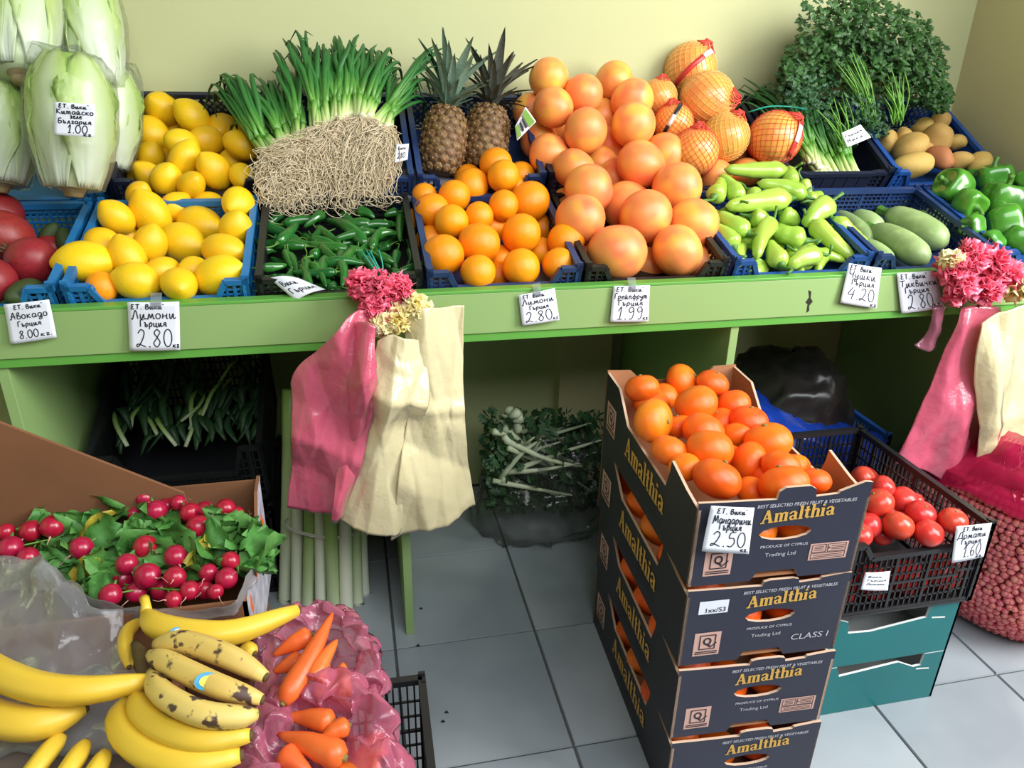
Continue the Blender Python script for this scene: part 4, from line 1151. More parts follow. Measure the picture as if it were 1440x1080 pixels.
# ------------------------------------------------------------------ hand lettering for the price notes
def _a(cx, cy, rx, ry, a0, a1, n=9):
    return [(cx + rx * math.cos(math.radians(a0 + (a1 - a0) * i / (n - 1))), cy + ry * math.sin(math.radians(a0 + (a1 - a0) * i / (n - 1)))) for i in range(n)]
G = {
 '0': (.62, [_a(.3,.5,.24,.5,90,460,14)]),
 '1': (.45, [[(.08,.62),(.3,1),(.2,0)], [(.05,0),(.38,.02)]]),
 '2': (.66, [[(.12,.78),(.3,1),(.5,.86),(.42,.5),(.2,.1),(.06,.02),(.05,.14),(.2,.16),(.6,.0)]]),
 '4': (.62, [[(.35,1),(.05,.4),(.55,.42)], [(.48,.8),(.34,-.05)]]),
 '5': (.6, [[(.55,1),(.22,.96),(.16,.6),(.42,.6),(.5,.3),(.3,.02),(.06,.08)]]),
 '6': (.6, [[(.45,1),(.18,.7),(.08,.3),(.25,.0),(.46,.16),(.4,.42),(.2,.42),(.1,.25)]]),
 '7': (.55, [[(.05,.9),(.5,.96),(.3,.5),(.16,0)]]),
 '8': (.62, [[(.5,.84),(.3,1),(.14,.8),(.3,.56),(.48,.26),(.3,.0),(.1,.2),(.28,.5),(.5,.84)]]),
 '9': (.6, [[(.46,.8),(.3,1),(.1,.8),(.2,.55),(.42,.66),(.46,.86),(.44,.4),(.3,.02),(.12,.04)]]),
 '.': (.24, [[(.1,.02),(.14,.0),(.12,.06)]]),
 '"': (.3, [[(.08,1.0),(.06,.85)], [(.2,1.0),(.18,.85)]]),
 ',': (.3, [[(.1,.08),(.04,-.12)], [(.22,.08),(.16,-.12)]]),
 'Е': (.6, [[(.5,.92),(.2,1),(.12,.72),(.32,.54),(.1,.34),(.12,.04),(.5,.1)]]),
 'Т': (.62, [[(.02,.96),(.6,1)], [(.32,.98),(.26,0)]]),
 'В': (.58, [[(.12,1),(.08,0)], [(.12,1),(.4,.9),(.36,.6),(.12,.54),(.46,.4),(.4,.05),(.08,0)]]),
 'А': (.66, [[(.02,.1),(.14,.02),(.38,1),(.54,0)], [(.12,.4),(.6,.44)]]),
 'Л': (.64, [[(.02,.1),(.12,.0),(.36,1),(.56,0)]]),
 'Г': (.5, [[(.1,0),(.14,.98),(.5,1)]]),
 'К': (.6, [[(.12,1),(.08,0)], [(.54,1),(.14,.5),(.56,0)]]),
 'Ч': (.58, [[(.08,1),(.1,.6),(.3,.5),(.46,.6)], [(.5,1),(.44,0)]]),
 'М': (.8, [[(.02,.06),(.1,0),(.2,1),(.38,.2),(.6,1),(.72,0)]]),
 'Д': (.72, [[(.1,.06),(.3,1),(.56,1),(.56,.04)], [(.0,-.18),(.04,.06),(.66,.06),(.68,-.18)]]),
 'Б': (.58, [[(.5,1),(.14,.98),(.1,0),(.44,.06),(.46,.44),(.12,.5)]]),
 'а': (.52, [[(.42,.52),(.2,.6),(.06,.28),(.2,.0),(.4,.3),(.43,.56),(.42,.08),(.52,.02)]]),
 'в': (.46, [[(.06,.0),(.1,.8),(.26,.96),(.3,.7),(.1,.46),(.36,.42),(.36,.06),(.06,.02)]]),
 'г': (.4, [[(.06,.46),(.18,.58),(.32,.46),(.12,.1),(.22,0),(.4,.1)]]),
 'д': (.52, [[(.4,.52),(.18,.58),(.06,.26),(.2,.02),(.4,.28),(.42,.56),(.42,-.2),(.26,-.4),(.14,-.24),(.5,.06)]]),
 'е': (.44, [[(.06,.28),(.32,.36),(.28,.58),(.08,.42),(.1,.06),(.28,.0),(.44,.14)]]),
 'з': (.42, [[(.06,.5),(.24,.6),(.28,.4),(.14,.32),(.3,.2),(.22,-.02),(.04,.06)]]),
 'и': (.56, [[(.06,.58),(.08,.1),(.18,.0),(.34,.56),(.36,.08),(.46,.0),(.56,.12)]]),
 'й': (.56, [[(.06,.58),(.08,.1),(.18,.0),(.34,.56),(.36,.08),(.46,.0),(.56,.12)], [(.1,.76),(.2,.7),(.32,.78)]]),
 'к': (.48, [[(.08,.6),(.06,0)], [(.4,.58),(.1,.3),(.42,.0)]]),
 'л': (.5, [[(.0,.06),(.1,.0),(.26,.58),(.36,.06),(.48,.04)]]),
 'м': (.64, [[(.0,.06),(.08,.0),(.18,.58),(.3,.1),(.44,.58),(.52,.04),(.64,.08)]]),
 'н': (.52, [[(.08,.6),(.06,0)], [(.08,.3),(.38,.34)], [(.4,.6),(.38,.06),(.5,.04)]]),
 'о': (.48, [_a(.22,.3,.18,.3,90,450,12)]),
 'п': (.54, [[(.04,.5),(.1,.58),(.1,0)], [(.1,.36),(.26,.58),(.36,.48),(.36,.06),(.52,.06)]]),
 'р': (.5, [[(.08,.56),(.06,-.4)], [(.07,.3),(.24,.6),(.4,.4),(.28,.04),(.1,.08)]]),
 'с': (.42, [[(.36,.5),(.2,.6),(.06,.3),(.18,.0),(.4,.1)]]),
 'т': (.62, [[(.04,.5),(.08,.58),(.08,0)], [(.08,.4),(.2,.58),(.28,.4),(.28,0)], [(.28,.4),(.4,.58),(.48,.4),(.48,.04),(.6,.06)]]),
 'у': (.48, [[(.06,.58),(.08,.26),(.2,.16),(.36,.4)], [(.4,.6),(.34,-.1),(.18,-.4),(.08,-.26),(.46,.1)]]),
 'ф': (.62, [[(.3,.9),(.28,-.4)], _a(.3,.28,.24,.28,90,450,12)]),
 'ц': (.54, [[(.06,.58),(.08,.1),(.2,.0),(.36,.2),(.36,.58),(.36,.04),(.46,.02),(.46,-.22)]]),
 'ч': (.48, [[(.06,.58),(.1,.34),(.34,.34)], [(.36,.6),(.34,.06),(.46,.04)]]),
 'ш': (.7, [[(.06,.58),(.08,.06),(.2,.0),(.28,.2),(.28,.58),(.3,.06),(.42,.0),(.5,.2),(.5,.58),(.52,.06),(.66,.06)]]),
 'ъ': (.54, [[(.02,.58),(.16,.58),(.16,.06),(.36,.02),(.4,.26),(.18,.3)]]),
 'я': (.5, [[(.04,.02),(.2,.3)], [(.38,.58),(.16,.52),(.16,.3),(.38,.3)], [(.38,.58),(.36,.06),(.5,.04)]]),
 ' ': (.34, []),
}
def strokes(text):
    x = 0; out = []
    for ch in text:
        adv, pl = G[ch]
        for p in pl: out.append([(x + a, b) for a, b in p])
        x += adv + .04
    return out, x

def write(mb, surf, text, u0, u1, v, h, width, jit=.0):
    """text between u0 and u1 on baseline v, cap height h (all as fractions of the note)"""
    st, W = strokes(text); sx = (u1 - u0) / W
    for pl in st:
        n = max(4, len(pl) * 4)
        P = cr([Vector((u0 + a * sx, v + b * h + jit * math.sin(a * 5), 0)) for a, b in pl], n)
        top = []; bot = []
        for i, p in enumerate(P):
            t = P[min(i+1, n-1)] - P[max(i-1, 0)]
            if t.length < 1e-9: t = Vector((1, 0, 0))
            q = Vector((-t.y, t.x, 0)).normalized() * width * (.5 if i not in (0, n-1) else .3)
            top.append(surf(p.x + q.x, p.y + q.y)); bot.append(surf(p.x - q.x, p.y - q.y))
        mb.grid([bot, top], 2, n)

def note(label, corners, y, lines, bend=.004, parent_tape=None, width=.022, name='price_note', cat='price note', group='handwritten price notes', curl=None, depth=None):
    """corners in photo pixels (top left, top right, bottom right, bottom left) of a sheet of paper standing at depth y"""
    if callable(y): C4 = [y(*c) for c in corners]
    else: C4 = [at(c[0], c[1], y) for c in corners]
    nrm = (C4[1] - C4[0]).cross(C4[0] - C4[3]).normalized()
    if nrm.y > 0: nrm = -nrm
    def surf(u, v, off=.0):
        p = (C4[3] * (1-u) + C4[2] * u) * (1 - v) + (C4[0] * (1-u) + C4[1] * u) * v
        b = bend * (math.sin(u * PI) * .5 + (1 - v) ** 2 * 1.0)
        if curl: b += curl(u, v)
        return p + nrm * (b + off)
    t = thing(name, label, cat, C4[3], None, group)
    mb = MB(); mb.grid([[surf(i/10, j/10) for j in range(11)] for i in range(11)], 11, 11)
    mb.v = [tuple(x) for x in local(t, mb.v)]
    mb.build('paper', M['paper'], t, True, .0004)
    mb = MB()
    for text, u0, u1, v, h in lines: write(mb, lambda u, v: surf(u, v, .0007), text, u0, u1, v, h, width)
    if mb.v:
        mb.v = [tuple(x) for x in local(t, mb.v)]
        mb.build('handwriting', M['ink_black'], t)
    if parent_tape:
        a = surf(parent_tape - .10, 1.0, .0012); b = surf(parent_tape + .12, 1.0, .0012); dn = surf(parent_tape, .86, .0012) - surf(parent_tape, 1.0, .0012)
        up = Vector((0, .012, .014))
        mb = MB(); mb.grid([[a + dn, a, a + up], [b + dn, b, b + up]], 2, 3); mb.v = [tuple(x) for x in local(t, mb.v)]
        mb.build('tape', M['tape'], t)
    return t
SHOP = 'ЕТ. Вики"'
note('white handwritten avocado price note, leftmost on the front board', ((5,428),(69,421),(81,473),(16,483)), 1.369, [(SHOP,.2,.85,.84,.11), ('Авокадо',.08,.92,.60,.17), ('Гърция',.22,.75,.40,.13), ('8.00',.22,.66,.10,.20), ('кг.',.68,.94,.10,.11)])
note('white handwritten lemon price note below the lemon crate', ((179,425),(252,424),(254,491),(183,492)), 1.369, [(SHOP,.06,.72,.86,.10), ('Лимони',.06,.94,.66,.18), ('Гърция',.22,.76,.50,.14), ('2.80',.14,.88,.08,.36), ('кг',.86,.99,.06,.10)], parent_tape=.55)
note('white handwritten price note below the orange crate', ((729,415),(780,405),(786,449),(734,457)), 1.369, [(SHOP,.10,.74,.84,.12), ('Лимони',.06,.94,.64,.17), ('Гърция',.24,.78,.46,.13), ('2.80',.10,.86,.08,.32), ('кг',.84,.98,.06,.10)], parent_tape=.5)
note('white handwritten grapefruit price note at the middle of the board', ((863,402),(914,401),(911,451),(857,452)), 1.369, [(SHOP,.08,.84,.84,.12), ('Грейпфрут',.05,.95,.64,.15), ('Гърция',.16,.84,.46,.14), ('1.99',.16,.88,.08,.34), ('кг',.84,.98,.06,.10)], parent_tape=.5)
note('white handwritten pepper price note reading 4.20', ((1194,370),(1240,377),(1231,433),(1180,425)), 1.369, [(SHOP,.06,.76,.85,.12), ('Чушки',.06,.88,.66,.18), ('Гърция',.18,.86,.50,.14), ('4.20',.14,.92,.14,.30), ('кг',.80,.98,.03,.10)])
note('white handwritten zucchini price note beside the right bag bundle', ((1261,384),(1315,380),(1326,432),(1266,440)), 1.369, [(SHOP,.08,.76,.84,.12), ('Тиквички',.05,.98,.64,.16), ('Гърция',.14,.74,.48,.14), ('2.80',.16,.80,.08,.36), ('кг.',.76,.98,.08,.11)])
note('curled white note with faint writing lying on the pepper crate rim', ((378,391),(420,391),(458,407),(416,423)), lambda px, py: at(px, py, 1.375 + (423 - py) * .0009), [('Вики',.1,.6,.55,.22), ('Гърция',.1,.9,.2,.22)], bend=.0, width=.03, curl=lambda u, v: .010 * math.sin(u * PI))
note('price note on the upright napa cabbage', ((75,143),(134,147),(133,193),(77,189)), 1.515, [(SHOP,.12,.86,.84,.12), ('Китайско',.06,.98,.66,.15), ('зеле',.40,.70,.54,.13), ('България',.10,.94,.38,.14), ('1.00',.34,.86,.10,.24), ('кг',.74,.94,.02,.10)], width=.028)
note('small white note leaning beside the pineapple crate', ((557,203),(575,202),(573,224),(554,229)), 1.705, [('Вики',.2,.8,.7,.16), ('280',.2,.8,.2,.3)], width=.04)
note('white note hanging on the side of the potato crate', ((1183,187),(1210,175),(1224,193),(1190,207)), 1.735, [('Гърция',.1,.9,.6,.16), ('Вики',.1,.8,.25,.2)], width=.03, bend=.003)

M['card_green'] = mat('green printed card', S(120, 168, 70), .4)
pc = note('green and white produce card tucked beside the grapefruits', ((739,150),(754,171),(727,198),(724,178)), 1.80, [], name='produce_card', cat='card', group=None, bend=.001)
K = [at(x, y, 1.795) for x, y in ((739,152),(753,171),(728,196),(725,179))]
def cardq(a, b, c, d, nm, mt):
    f = lambda u, v: (K[0]*(1-u) + K[1]*u)*(1-v) + (K[3]*(1-u) + K[2]*u)*v
    m_ = MB(); m_.add(local(pc, [f(a, b), f(c, b), f(c, d), f(a, d)]), [(0,1,2,3)]); m_.build(nm, mt, pc)
cardq(.02, .02, .98, .34, 'green_print', M['card_green']); cardq(.02, .78, .98, .98, 'green_print', M['card_green'])
cardq(.15, .40, .85, .50, 'dark_print', M['ink_black']); cardq(.15, .58, .85, .70, 'dark_print', M['ink_black'])

# ------------------------------------------------------------------ bundles of carrier bags
def ruffle(parent, name, mt, blobs, n, seed, size=.020):
    """torn, crumpled bag handles gathered in a tuft"""
    rnd = random.Random(seed); mb = MB()
    for k in range(n):
        c, r = rnd.choice(blobs)
        d = Vector((rnd.gauss(0, 1), rnd.gauss(-.5, 1), rnd.gauss(.1, 1))).normalized()
        p = c + d * r * rnd.uniform(.55, 1.0)
        s = size * rnd.uniform(.6, 1.3)
        q = Vector((0, 0, 1)).rotation_difference(d).to_matrix() @ Matrix.Rotation(rnd.uniform(0, 6.28), 3, 'Z')
        P = []
        ph = rnd.uniform(0, 6)
        for i in range(6):
            u = i / 5 * 2 - 1; col = []
            for j in range(4):
                v = j / 3
                col.append(p + q @ Vector((u * s * (.35 + .75 * v), .45 * s * math.sin(u * 4 + ph) * v + .2 * s * math.sin(v * 5 + ph), (v - .55) * s * 1.2 + .25 * s * math.sin(u * 7 + ph) * v)))
            P.append(col)
        mb.grid(P, 6, 4)
    mb.v = [tuple(x) for x in local(parent, mb.v)]
    o = mb.build(name, mt, parent, True, .0006); o['kind'] = 'stuff'; return o

M['pink_torn'] = mat('torn pink film', S(236, 78, 108), 0.35, var=S(242, 120, 148), vscale=30, sss=.0)
M['yellow_torn'] = mat('torn yellow film', S(248, 226, 130), 0.35, var=S(250, 244, 214), vscale=30)
bb = thing('carrier_bag_bundle', 'bundle of pink and pale yellow carrier bags hanging at the middle of shelf', 'carrier bags', at(535, 430, 1.36), None, 'hanging bag bundles')
def px_rows(rows): return [[at(x, y, yy) for x, y, yy in r] for r in rows]
sheet('pink_bag', px_rows([
    [(488,432,1.352),(500,428,1.345),(512,430,1.345),(522,440,1.352)],
    [(450,478,1.352),(478,474,1.340),(505,478,1.345),(528,490,1.352)],
    [(414,516,1.352),(450,512,1.336),(490,515,1.342),(530,520,1.352)],
    [(413,560,1.350),(445,570,1.338),(485,565,1.338),(520,572,1.352)],
    [(411,640,1.350),(440,640,1.338),(475,640,1.338),(505,640,1.350)],
    [(405,705,1.350),(430,710,1.340),(455,710,1.342),(480,705,1.350)]]), M['pink_film'], bb, 54, 70, .003, 11, .0, 16, 3.0, solid=.003, cre=.34, cfr=13)
sheet('pink_bag', px_rows([
    [(503,440,1.336),(515,438,1.330),(525,440,1.334)],
    [(490,488,1.336),(508,482,1.326),(526,490,1.334)],
    [(470,545,1.334),(500,535,1.322),(528,525,1.332)],
    [(480,570,1.334),(500,585,1.325),(512,570,1.334)],
    [(474,640,1.336),(488,640,1.328),(500,640,1.336)],
    [(466,706,1.338),(474,710,1.332),(482,708,1.338)]]), M['pink_film'], bb, 36, 64, .003, 13, .0, 18, 7.0, solid=.003, cre=.34, cfr=13)
sheet('yellow_bag', px_rows([
    [(530,470,1.325),(548,462,1.315),(565,465,1.312),(585,470,1.318)],
    [(515,530,1.325),(545,525,1.306),(570,525,1.310),(600,530,1.318)],
    [(502,600,1.322),(530,600,1.302),(560,600,1.308),(590,605,1.316)],
    [(485,670,1.320),(515,672,1.302),(548,680,1.306),(580,690,1.314)],
    [(466,728,1.318),(500,738,1.304),(530,742,1.306),(560,742,1.312)]]), M['yellow_film'], bb, 52, 76, .003, 10, .0, 15, 1.0, solid=.003, cre=.34, cfr=13)
sheet('yellow_bag', px_rows([
    [(570,440,1.312),(595,432,1.302),(622,436,1.304),(655,437,1.312)],
    [(572,500,1.306),(600,495,1.294),(628,492,1.298),(655,495,1.306)],
    [(574,580,1.302),(604,570,1.288),(634,572,1.292),(656,575,1.302)],
    [(560,660,1.300),(596,655,1.284),(632,655,1.288),(662,655,1.300)],
    [(550,756,1.298),(592,748,1.286),(634,735,1.288),(671,718,1.298)]]), M['yellow_film'], bb, 56, 76, .003, 10, .0, 14, 5.0, solid=.004, cre=.34, cfr=13)
ruffle(bb, 'torn_pink_handles', M['pink_torn'], [(at(510,400,1.352), .026), (at(535,402,1.345), .028), (at(560,408,1.345), .026), (at(525,430,1.335), .024), (at(543,438,1.325), .020)], 330, 5, .014)
ruffle(bb, 'torn_yellow_handles', M['yellow_torn'], [(at(537,455,1.318), .022), (at(560,450,1.316), .022), (at(585,432,1.318), .020)], 190, 6, .013)
mb = MB()
for dx in (-8, 0, 8, -3): mb.tube(local(bb, cr([at(535 + dx * .3, 388, 1.352), at(530 + dx, 372, 1.36), at(520 + dx * 1.6, 352, 1.375)], 6)), .0015, 5)
mb.build('teal_string', M['teal_string'], bb, True)

b2 = thing('carrier_bag_bundle', 'bundle of pink and white yellow carrier bags at the right end of shelf', 'carrier bags', at(1390, 430, 1.30), None, 'hanging bag bundles')
sheet('pink_bag', px_rows([
    [(1345,430,1.335),(1360,428,1.325),(1378,428,1.328),(1400,430,1.335)],
    [(1320,490,1.330),(1340,492,1.312),(1362,494,1.316),(1385,495,1.330)],
    [(1290,560,1.325),(1320,565,1.302),(1345,570,1.308),(1372,575,1.322)],
    [(1262,615,1.320),(1298,630,1.296),(1330,645,1.300),(1358,655,1.316)],
    [(1250,645,1.318),(1285,655,1.294),(1318,670,1.298),(1345,690,1.312)]]), M['pink_film'], b2, 48, 64, .003, 11, .0, 15, 2.0, solid=.003, cre=.16, cfr=12)
sheet('pink_bag', px_rows([
    [(1366,440,1.322),(1374,440,1.316),(1384,440,1.322)],
    [(1360,520,1.312),(1368,522,1.304),(1380,524,1.312)],
    [(1352,610,1.304),(1362,612,1.296),(1376,616,1.304)],
    [(1340,682,1.300),(1352,688,1.292),(1366,692,1.300)]]), M['pink_sheer'], b2, 14, 30, .003, 14, .006, 18, 9.0, solid=.002)
sheet('yellow_bag', px_rows([
    [(1374,452,1.300),(1400,440,1.288),(1440,425,1.284),(1490,410,1.290)],
    [(1364,500,1.296),(1400,492,1.280),(1440,482,1.274),(1490,470,1.282)],
    [(1364,570,1.290),(1395,572,1.272),(1440,570,1.266),(1490,562,1.274)],
    [(1362,630,1.286),(1392,634,1.266),(1440,632,1.260),(1490,622,1.268)],
    [(1356,682,1.282),(1390,698,1.262),(1440,686,1.256),(1490,676,1.264)]]), M['yellow_film'], b2, 54, 66, .003, 9, .0, 12, 4.0, solid=.004, cre=.16, cfr=12)
ruffle(b2, 'torn_pink_handles', M['pink_torn'], [(at(1340,378,1.335), .030), (at(1365,362,1.335), .030), (at(1395,368,1.328), .032), (at(1350,405,1.325), .028), (at(1385,405,1.318), .030), (at(1415,385,1.32), .026)], 380, 8, .018)
ruffle(b2, 'torn_yellow_handles', M['yellow_torn'], [(at(1430,405,1.308), .028), (at(1336,365,1.33), .012)], 110, 9, .016)
hang = sheet('loose_pink_shred', px_rows([[(1312,432,1.345),(1322,430,1.340),(1330,432,1.345)], [(1302,470,1.342),(1312,474,1.334),(1320,470,1.34)], [(1286,484,1.338),(1304,496,1.33),(1318,490,1.338)]]), M['pink_sheer'], b2, 10, 14, .006, 30, solid=.001)

# ------------------------------------------------------------------ printed lettering
def text_mesh(txt, mt, bold=0.0, shear=0.0, squeeze=1.0):
    cu = bpy.data.curves.new('lettering', 'FONT'); cu.body = txt; cu.size = 1.0; cu.offset = bold; cu.shear = shear
    cu.space_character = 1.12 if txt == 'Amalthia' else 1.0; cu.align_x = 'LEFT'; cu.resolution_u = 3; cu.fill_mode = 'FRONT'
    ob = bpy.data.objects.new('lettering', cu); COL.objects.link(ob)
    dg = bpy.context.evaluated_depsgraph_get(); dg.update()
    me = bpy.data.meshes.new_from_object(ob.evaluated_get(dg))
    bpy.data.objects.remove(ob); bpy.data.curves.remove(cu)
    xs = [v.co.x for v in me.vertices]; ys = [v.co.y for v in me.vertices]
    x0, x1, y0, y1 = min(xs), max(xs), min(ys), max(ys)
    for v in me.vertices: v.co.x = (v.co.x - x0) / (x1 - x0); v.co.y = (v.co.y - y0) / (y1 - y0); v.co.z = 0
    me.materials.clear(); me.materials.append(mt)
    return me
def slab_title():
    """the heavy slab-serif title, drawn as bars: stems, bowls and feet"""
    mb = MB(); x = 0.0
    def b(x0, y0, x1, y1, w):
        L = math.hypot(x1 - x0, y1 - y0); nx, ny = -(y1 - y0) / L * w / 2, (x1 - x0) / L * w / 2; z = -.00001 * len(mb.f)
        mb.add([(x + x0 - nx, y0 - ny, z), (x + x1 - nx, y1 - ny, z), (x + x1 + nx, y1 + ny, z), (x + x0 + nx, y0 + ny, z)], [(0, 1, 2, 3)])
    def foot(cx, y=0.04, l=.26): b(cx - l/2, y, cx + l/2, y, .09)
    st = .18
    def A():
        b(.12, .04, .36, .98, .10); b(.36, .98, .62, .04, .19); b(.2, .36, .56, .36, .09); foot(.12); foot(.62, l=.3); return .80
    def m():
        for k in (.14, .44, .74): b(k, .02, k, .66, st); foot(k, l=.25)
        b(.02, .62, .16, .66, .09); b(.2, .60, .36, .66, .11); b(.36, .66, .46, .56, .12); b(.5, .60, .66, .66, .11); b(.66, .66, .76, .56, .12); return .90
    def a():
        b(.42, .04, .42, .56, st); b(.42, .56, .28, .66, .12); b(.28, .66, .08, .58, .10); b(.08, .58, .1, .48, .12); b(.38, .36, .14, .30, .10); b(.14, .34, .12, .10, .15); b(.12, .08, .30, .04, .10); b(.30, .05, .42, .14, .10); b(.42, .05, .58, .06, .09); return .62
    def l():
        b(.14, .02, .14, 1.02, st); b(.0, .98, .16, .99, .08); foot(.14, l=.28); return .32
    def t():
        b(.18, .10, .18, .92, st); b(.0, .63, .36, .63, .10); b(.18, .10, .30, .04, .11); b(.30, .04, .40, .12, .07); return .42
    def h():
        b(.14, .02, .14, 1.02, st); b(.0, .98, .16, .99, .08); b(.46, .02, .46, .54, st); b(.2, .58, .36, .66, .11); b(.36, .66, .48, .52, .13); foot(.14, l=.25); foot(.46, l=.25); return .62
    def i():
        b(.14, .02, .14, .64, st); b(.0, .61, .16, .62, .08); foot(.14, l=.28); b(.06, .86, .22, .86, .14); return .32
    for g in (A, m, a, l, t, h, i, a): x += g()
    me = mb.mesh('lettering', M['gold'])
    xs = [v.co.x for v in me.vertices]; ys = [v.co.y for v in me.vertices]; x0, x1, y0, y1 = min(xs), max(xs), min(ys), max(ys)
    for v in me.vertices: v.co.x = (v.co.x - x0) / (x1 - x0); v.co.y = (v.co.y - y0) / (y1 - y0)
    return me
T_NAME = slab_title()
T_BEST = text_mesh('BEST SELECTED FRESH FRUIT & VEGETABLES', M['pale_ink'], .01, .15)
T_PROD = text_mesh('PRODUCE OF CYPRUS', M['pale_ink'], .01)
T_TRAD = text_mesh('Trading Ltd', M['pale_ink'])
T_CLASS = text_mesh('CLASS I', M['pale_ink'], .0, .1)
T_Q = text_mesh('Q', M['ink_black'], .03)
T_LOT = text_mesh('1xx/53', M['ink_black'], .01)

def put(me, parent, Mx, u, v, w, h, off=-.0008, rise=0.0, name='lettering'):
    """printed flat on a board whose frame is Mx, from (u,v), w wide and h tall"""
    L = Mx @ Matrix.Translation((u, v, off)) @ Matrix(((w, 0, 0, 0), (rise, h, 0, 0), (0, 0, 1, 0), (0, 0, 0, 1)))
    o = bpy.data.objects.new(name, me); COL.objects.link(o); o.parent = parent; o.matrix_local = Matrix.Identity(4)
    if rise:
        o.data = me.copy(); o.data.transform(L)
    else: o.matrix_local = L
    return o
def patch(parent, Mx, u, v, w, h, mt, off=-.0006, name='printed_patch'):
    mb = MB(); mb.add([Mx @ Vector(p) for p in ((u,v,off),(u+w,v,off),(u+w,v+h,off),(u,v+h,off))], [(0,1,2,3)]); return mb.build(name, mt, parent)
def lines_patch(parent, Mx, segs, mt, wd=.0014, off=-.0011, name='printed_lines'):
    mb = MB()
    n = Mx.to_3x3() @ Vector((0, 0, 1))
    for a, b in segs: mb.bar(Mx @ Vector((a[0], a[1], off)), Mx @ Vector((b[0], b[1], off)), wd, .0004, n)
    return mb.build(name, mt, parent)
def stamp_q(parent, Mx, u, v, s):
    patch(parent, Mx, u, v, s, s * 1.05, M['pink_print'])
    a, b = .22 * s, .80 * s
    lines_patch(parent, Mx, [((u+a,v+.30*s),(u+b,v+.30*s)),((u+b,v+.30*s),(u+b,v+.92*s)),((u+b,v+.92*s),(u+a,v+.92*s)),((u+a,v+.92*s),(u+a,v+.30*s)),((u+.08*s,v+.18*s),(u+.92*s,v+.18*s)),((u+.08*s,v+.10*s),(u+.92*s,v+.10*s)),((u+.58*s,v+.42*s),(u+.64*s,v+.36*s)),((u+.64*s,v+.36*s),(u+.86*s,v+.58*s))], M['ink_black'], s*.035)
    put(T_Q, parent, Mx, u + .34*s, v + .42*s, .32*s, .40*s, -.0012)
def stamp_r(parent, Mx, u, v, w, h):
    patch(parent, Mx, u, v, w, h, M['pink_print'])
    sg = []
    def rect(a, b, c, d):
        for p, q in (((a,b),(c,b)),((c,b),(c,d)),((c,d),(a,d)),((a,d),(a,b))): sg.append(((u+p[0]*w, v+p[1]*h), (u+q[0]*w, v+q[1]*h)))
    rect(.06,.10,.94,.42); rect(.06,.48,.42,.92); rect(.47,.48,.94,.92)
    for q in (.2,.3): sg.append(((u+.12*w,v+q*h),(u+.88*w,v+q*h)))
    for q in (.6,.7,.8): sg.append(((u+.12*w,v+q*h),(u+.36*w,v+q*h))); sg.append(((u+.56*w,v+q*h),(u+.9*w,v+q*h)))
    sg.append(((u+.47*w,v+.62*h),(u+.53*w,v+.70*h))); sg.append(((u+.53*w,v+.70*h),(u+.47*w,v+.78*h)))
    lines_patch(parent, Mx, sg, M['ink_black'], h*.022)

def arc(cx, cy, rx, ry, a0, a1, n=8):
    return [(cx + rx * math.cos(math.radians(a0 + (a1-a0)*i/(n-1))), cy + ry * math.sin(math.radians(a0 + (a1-a0)*i/(n-1)))) for i in range(n)]

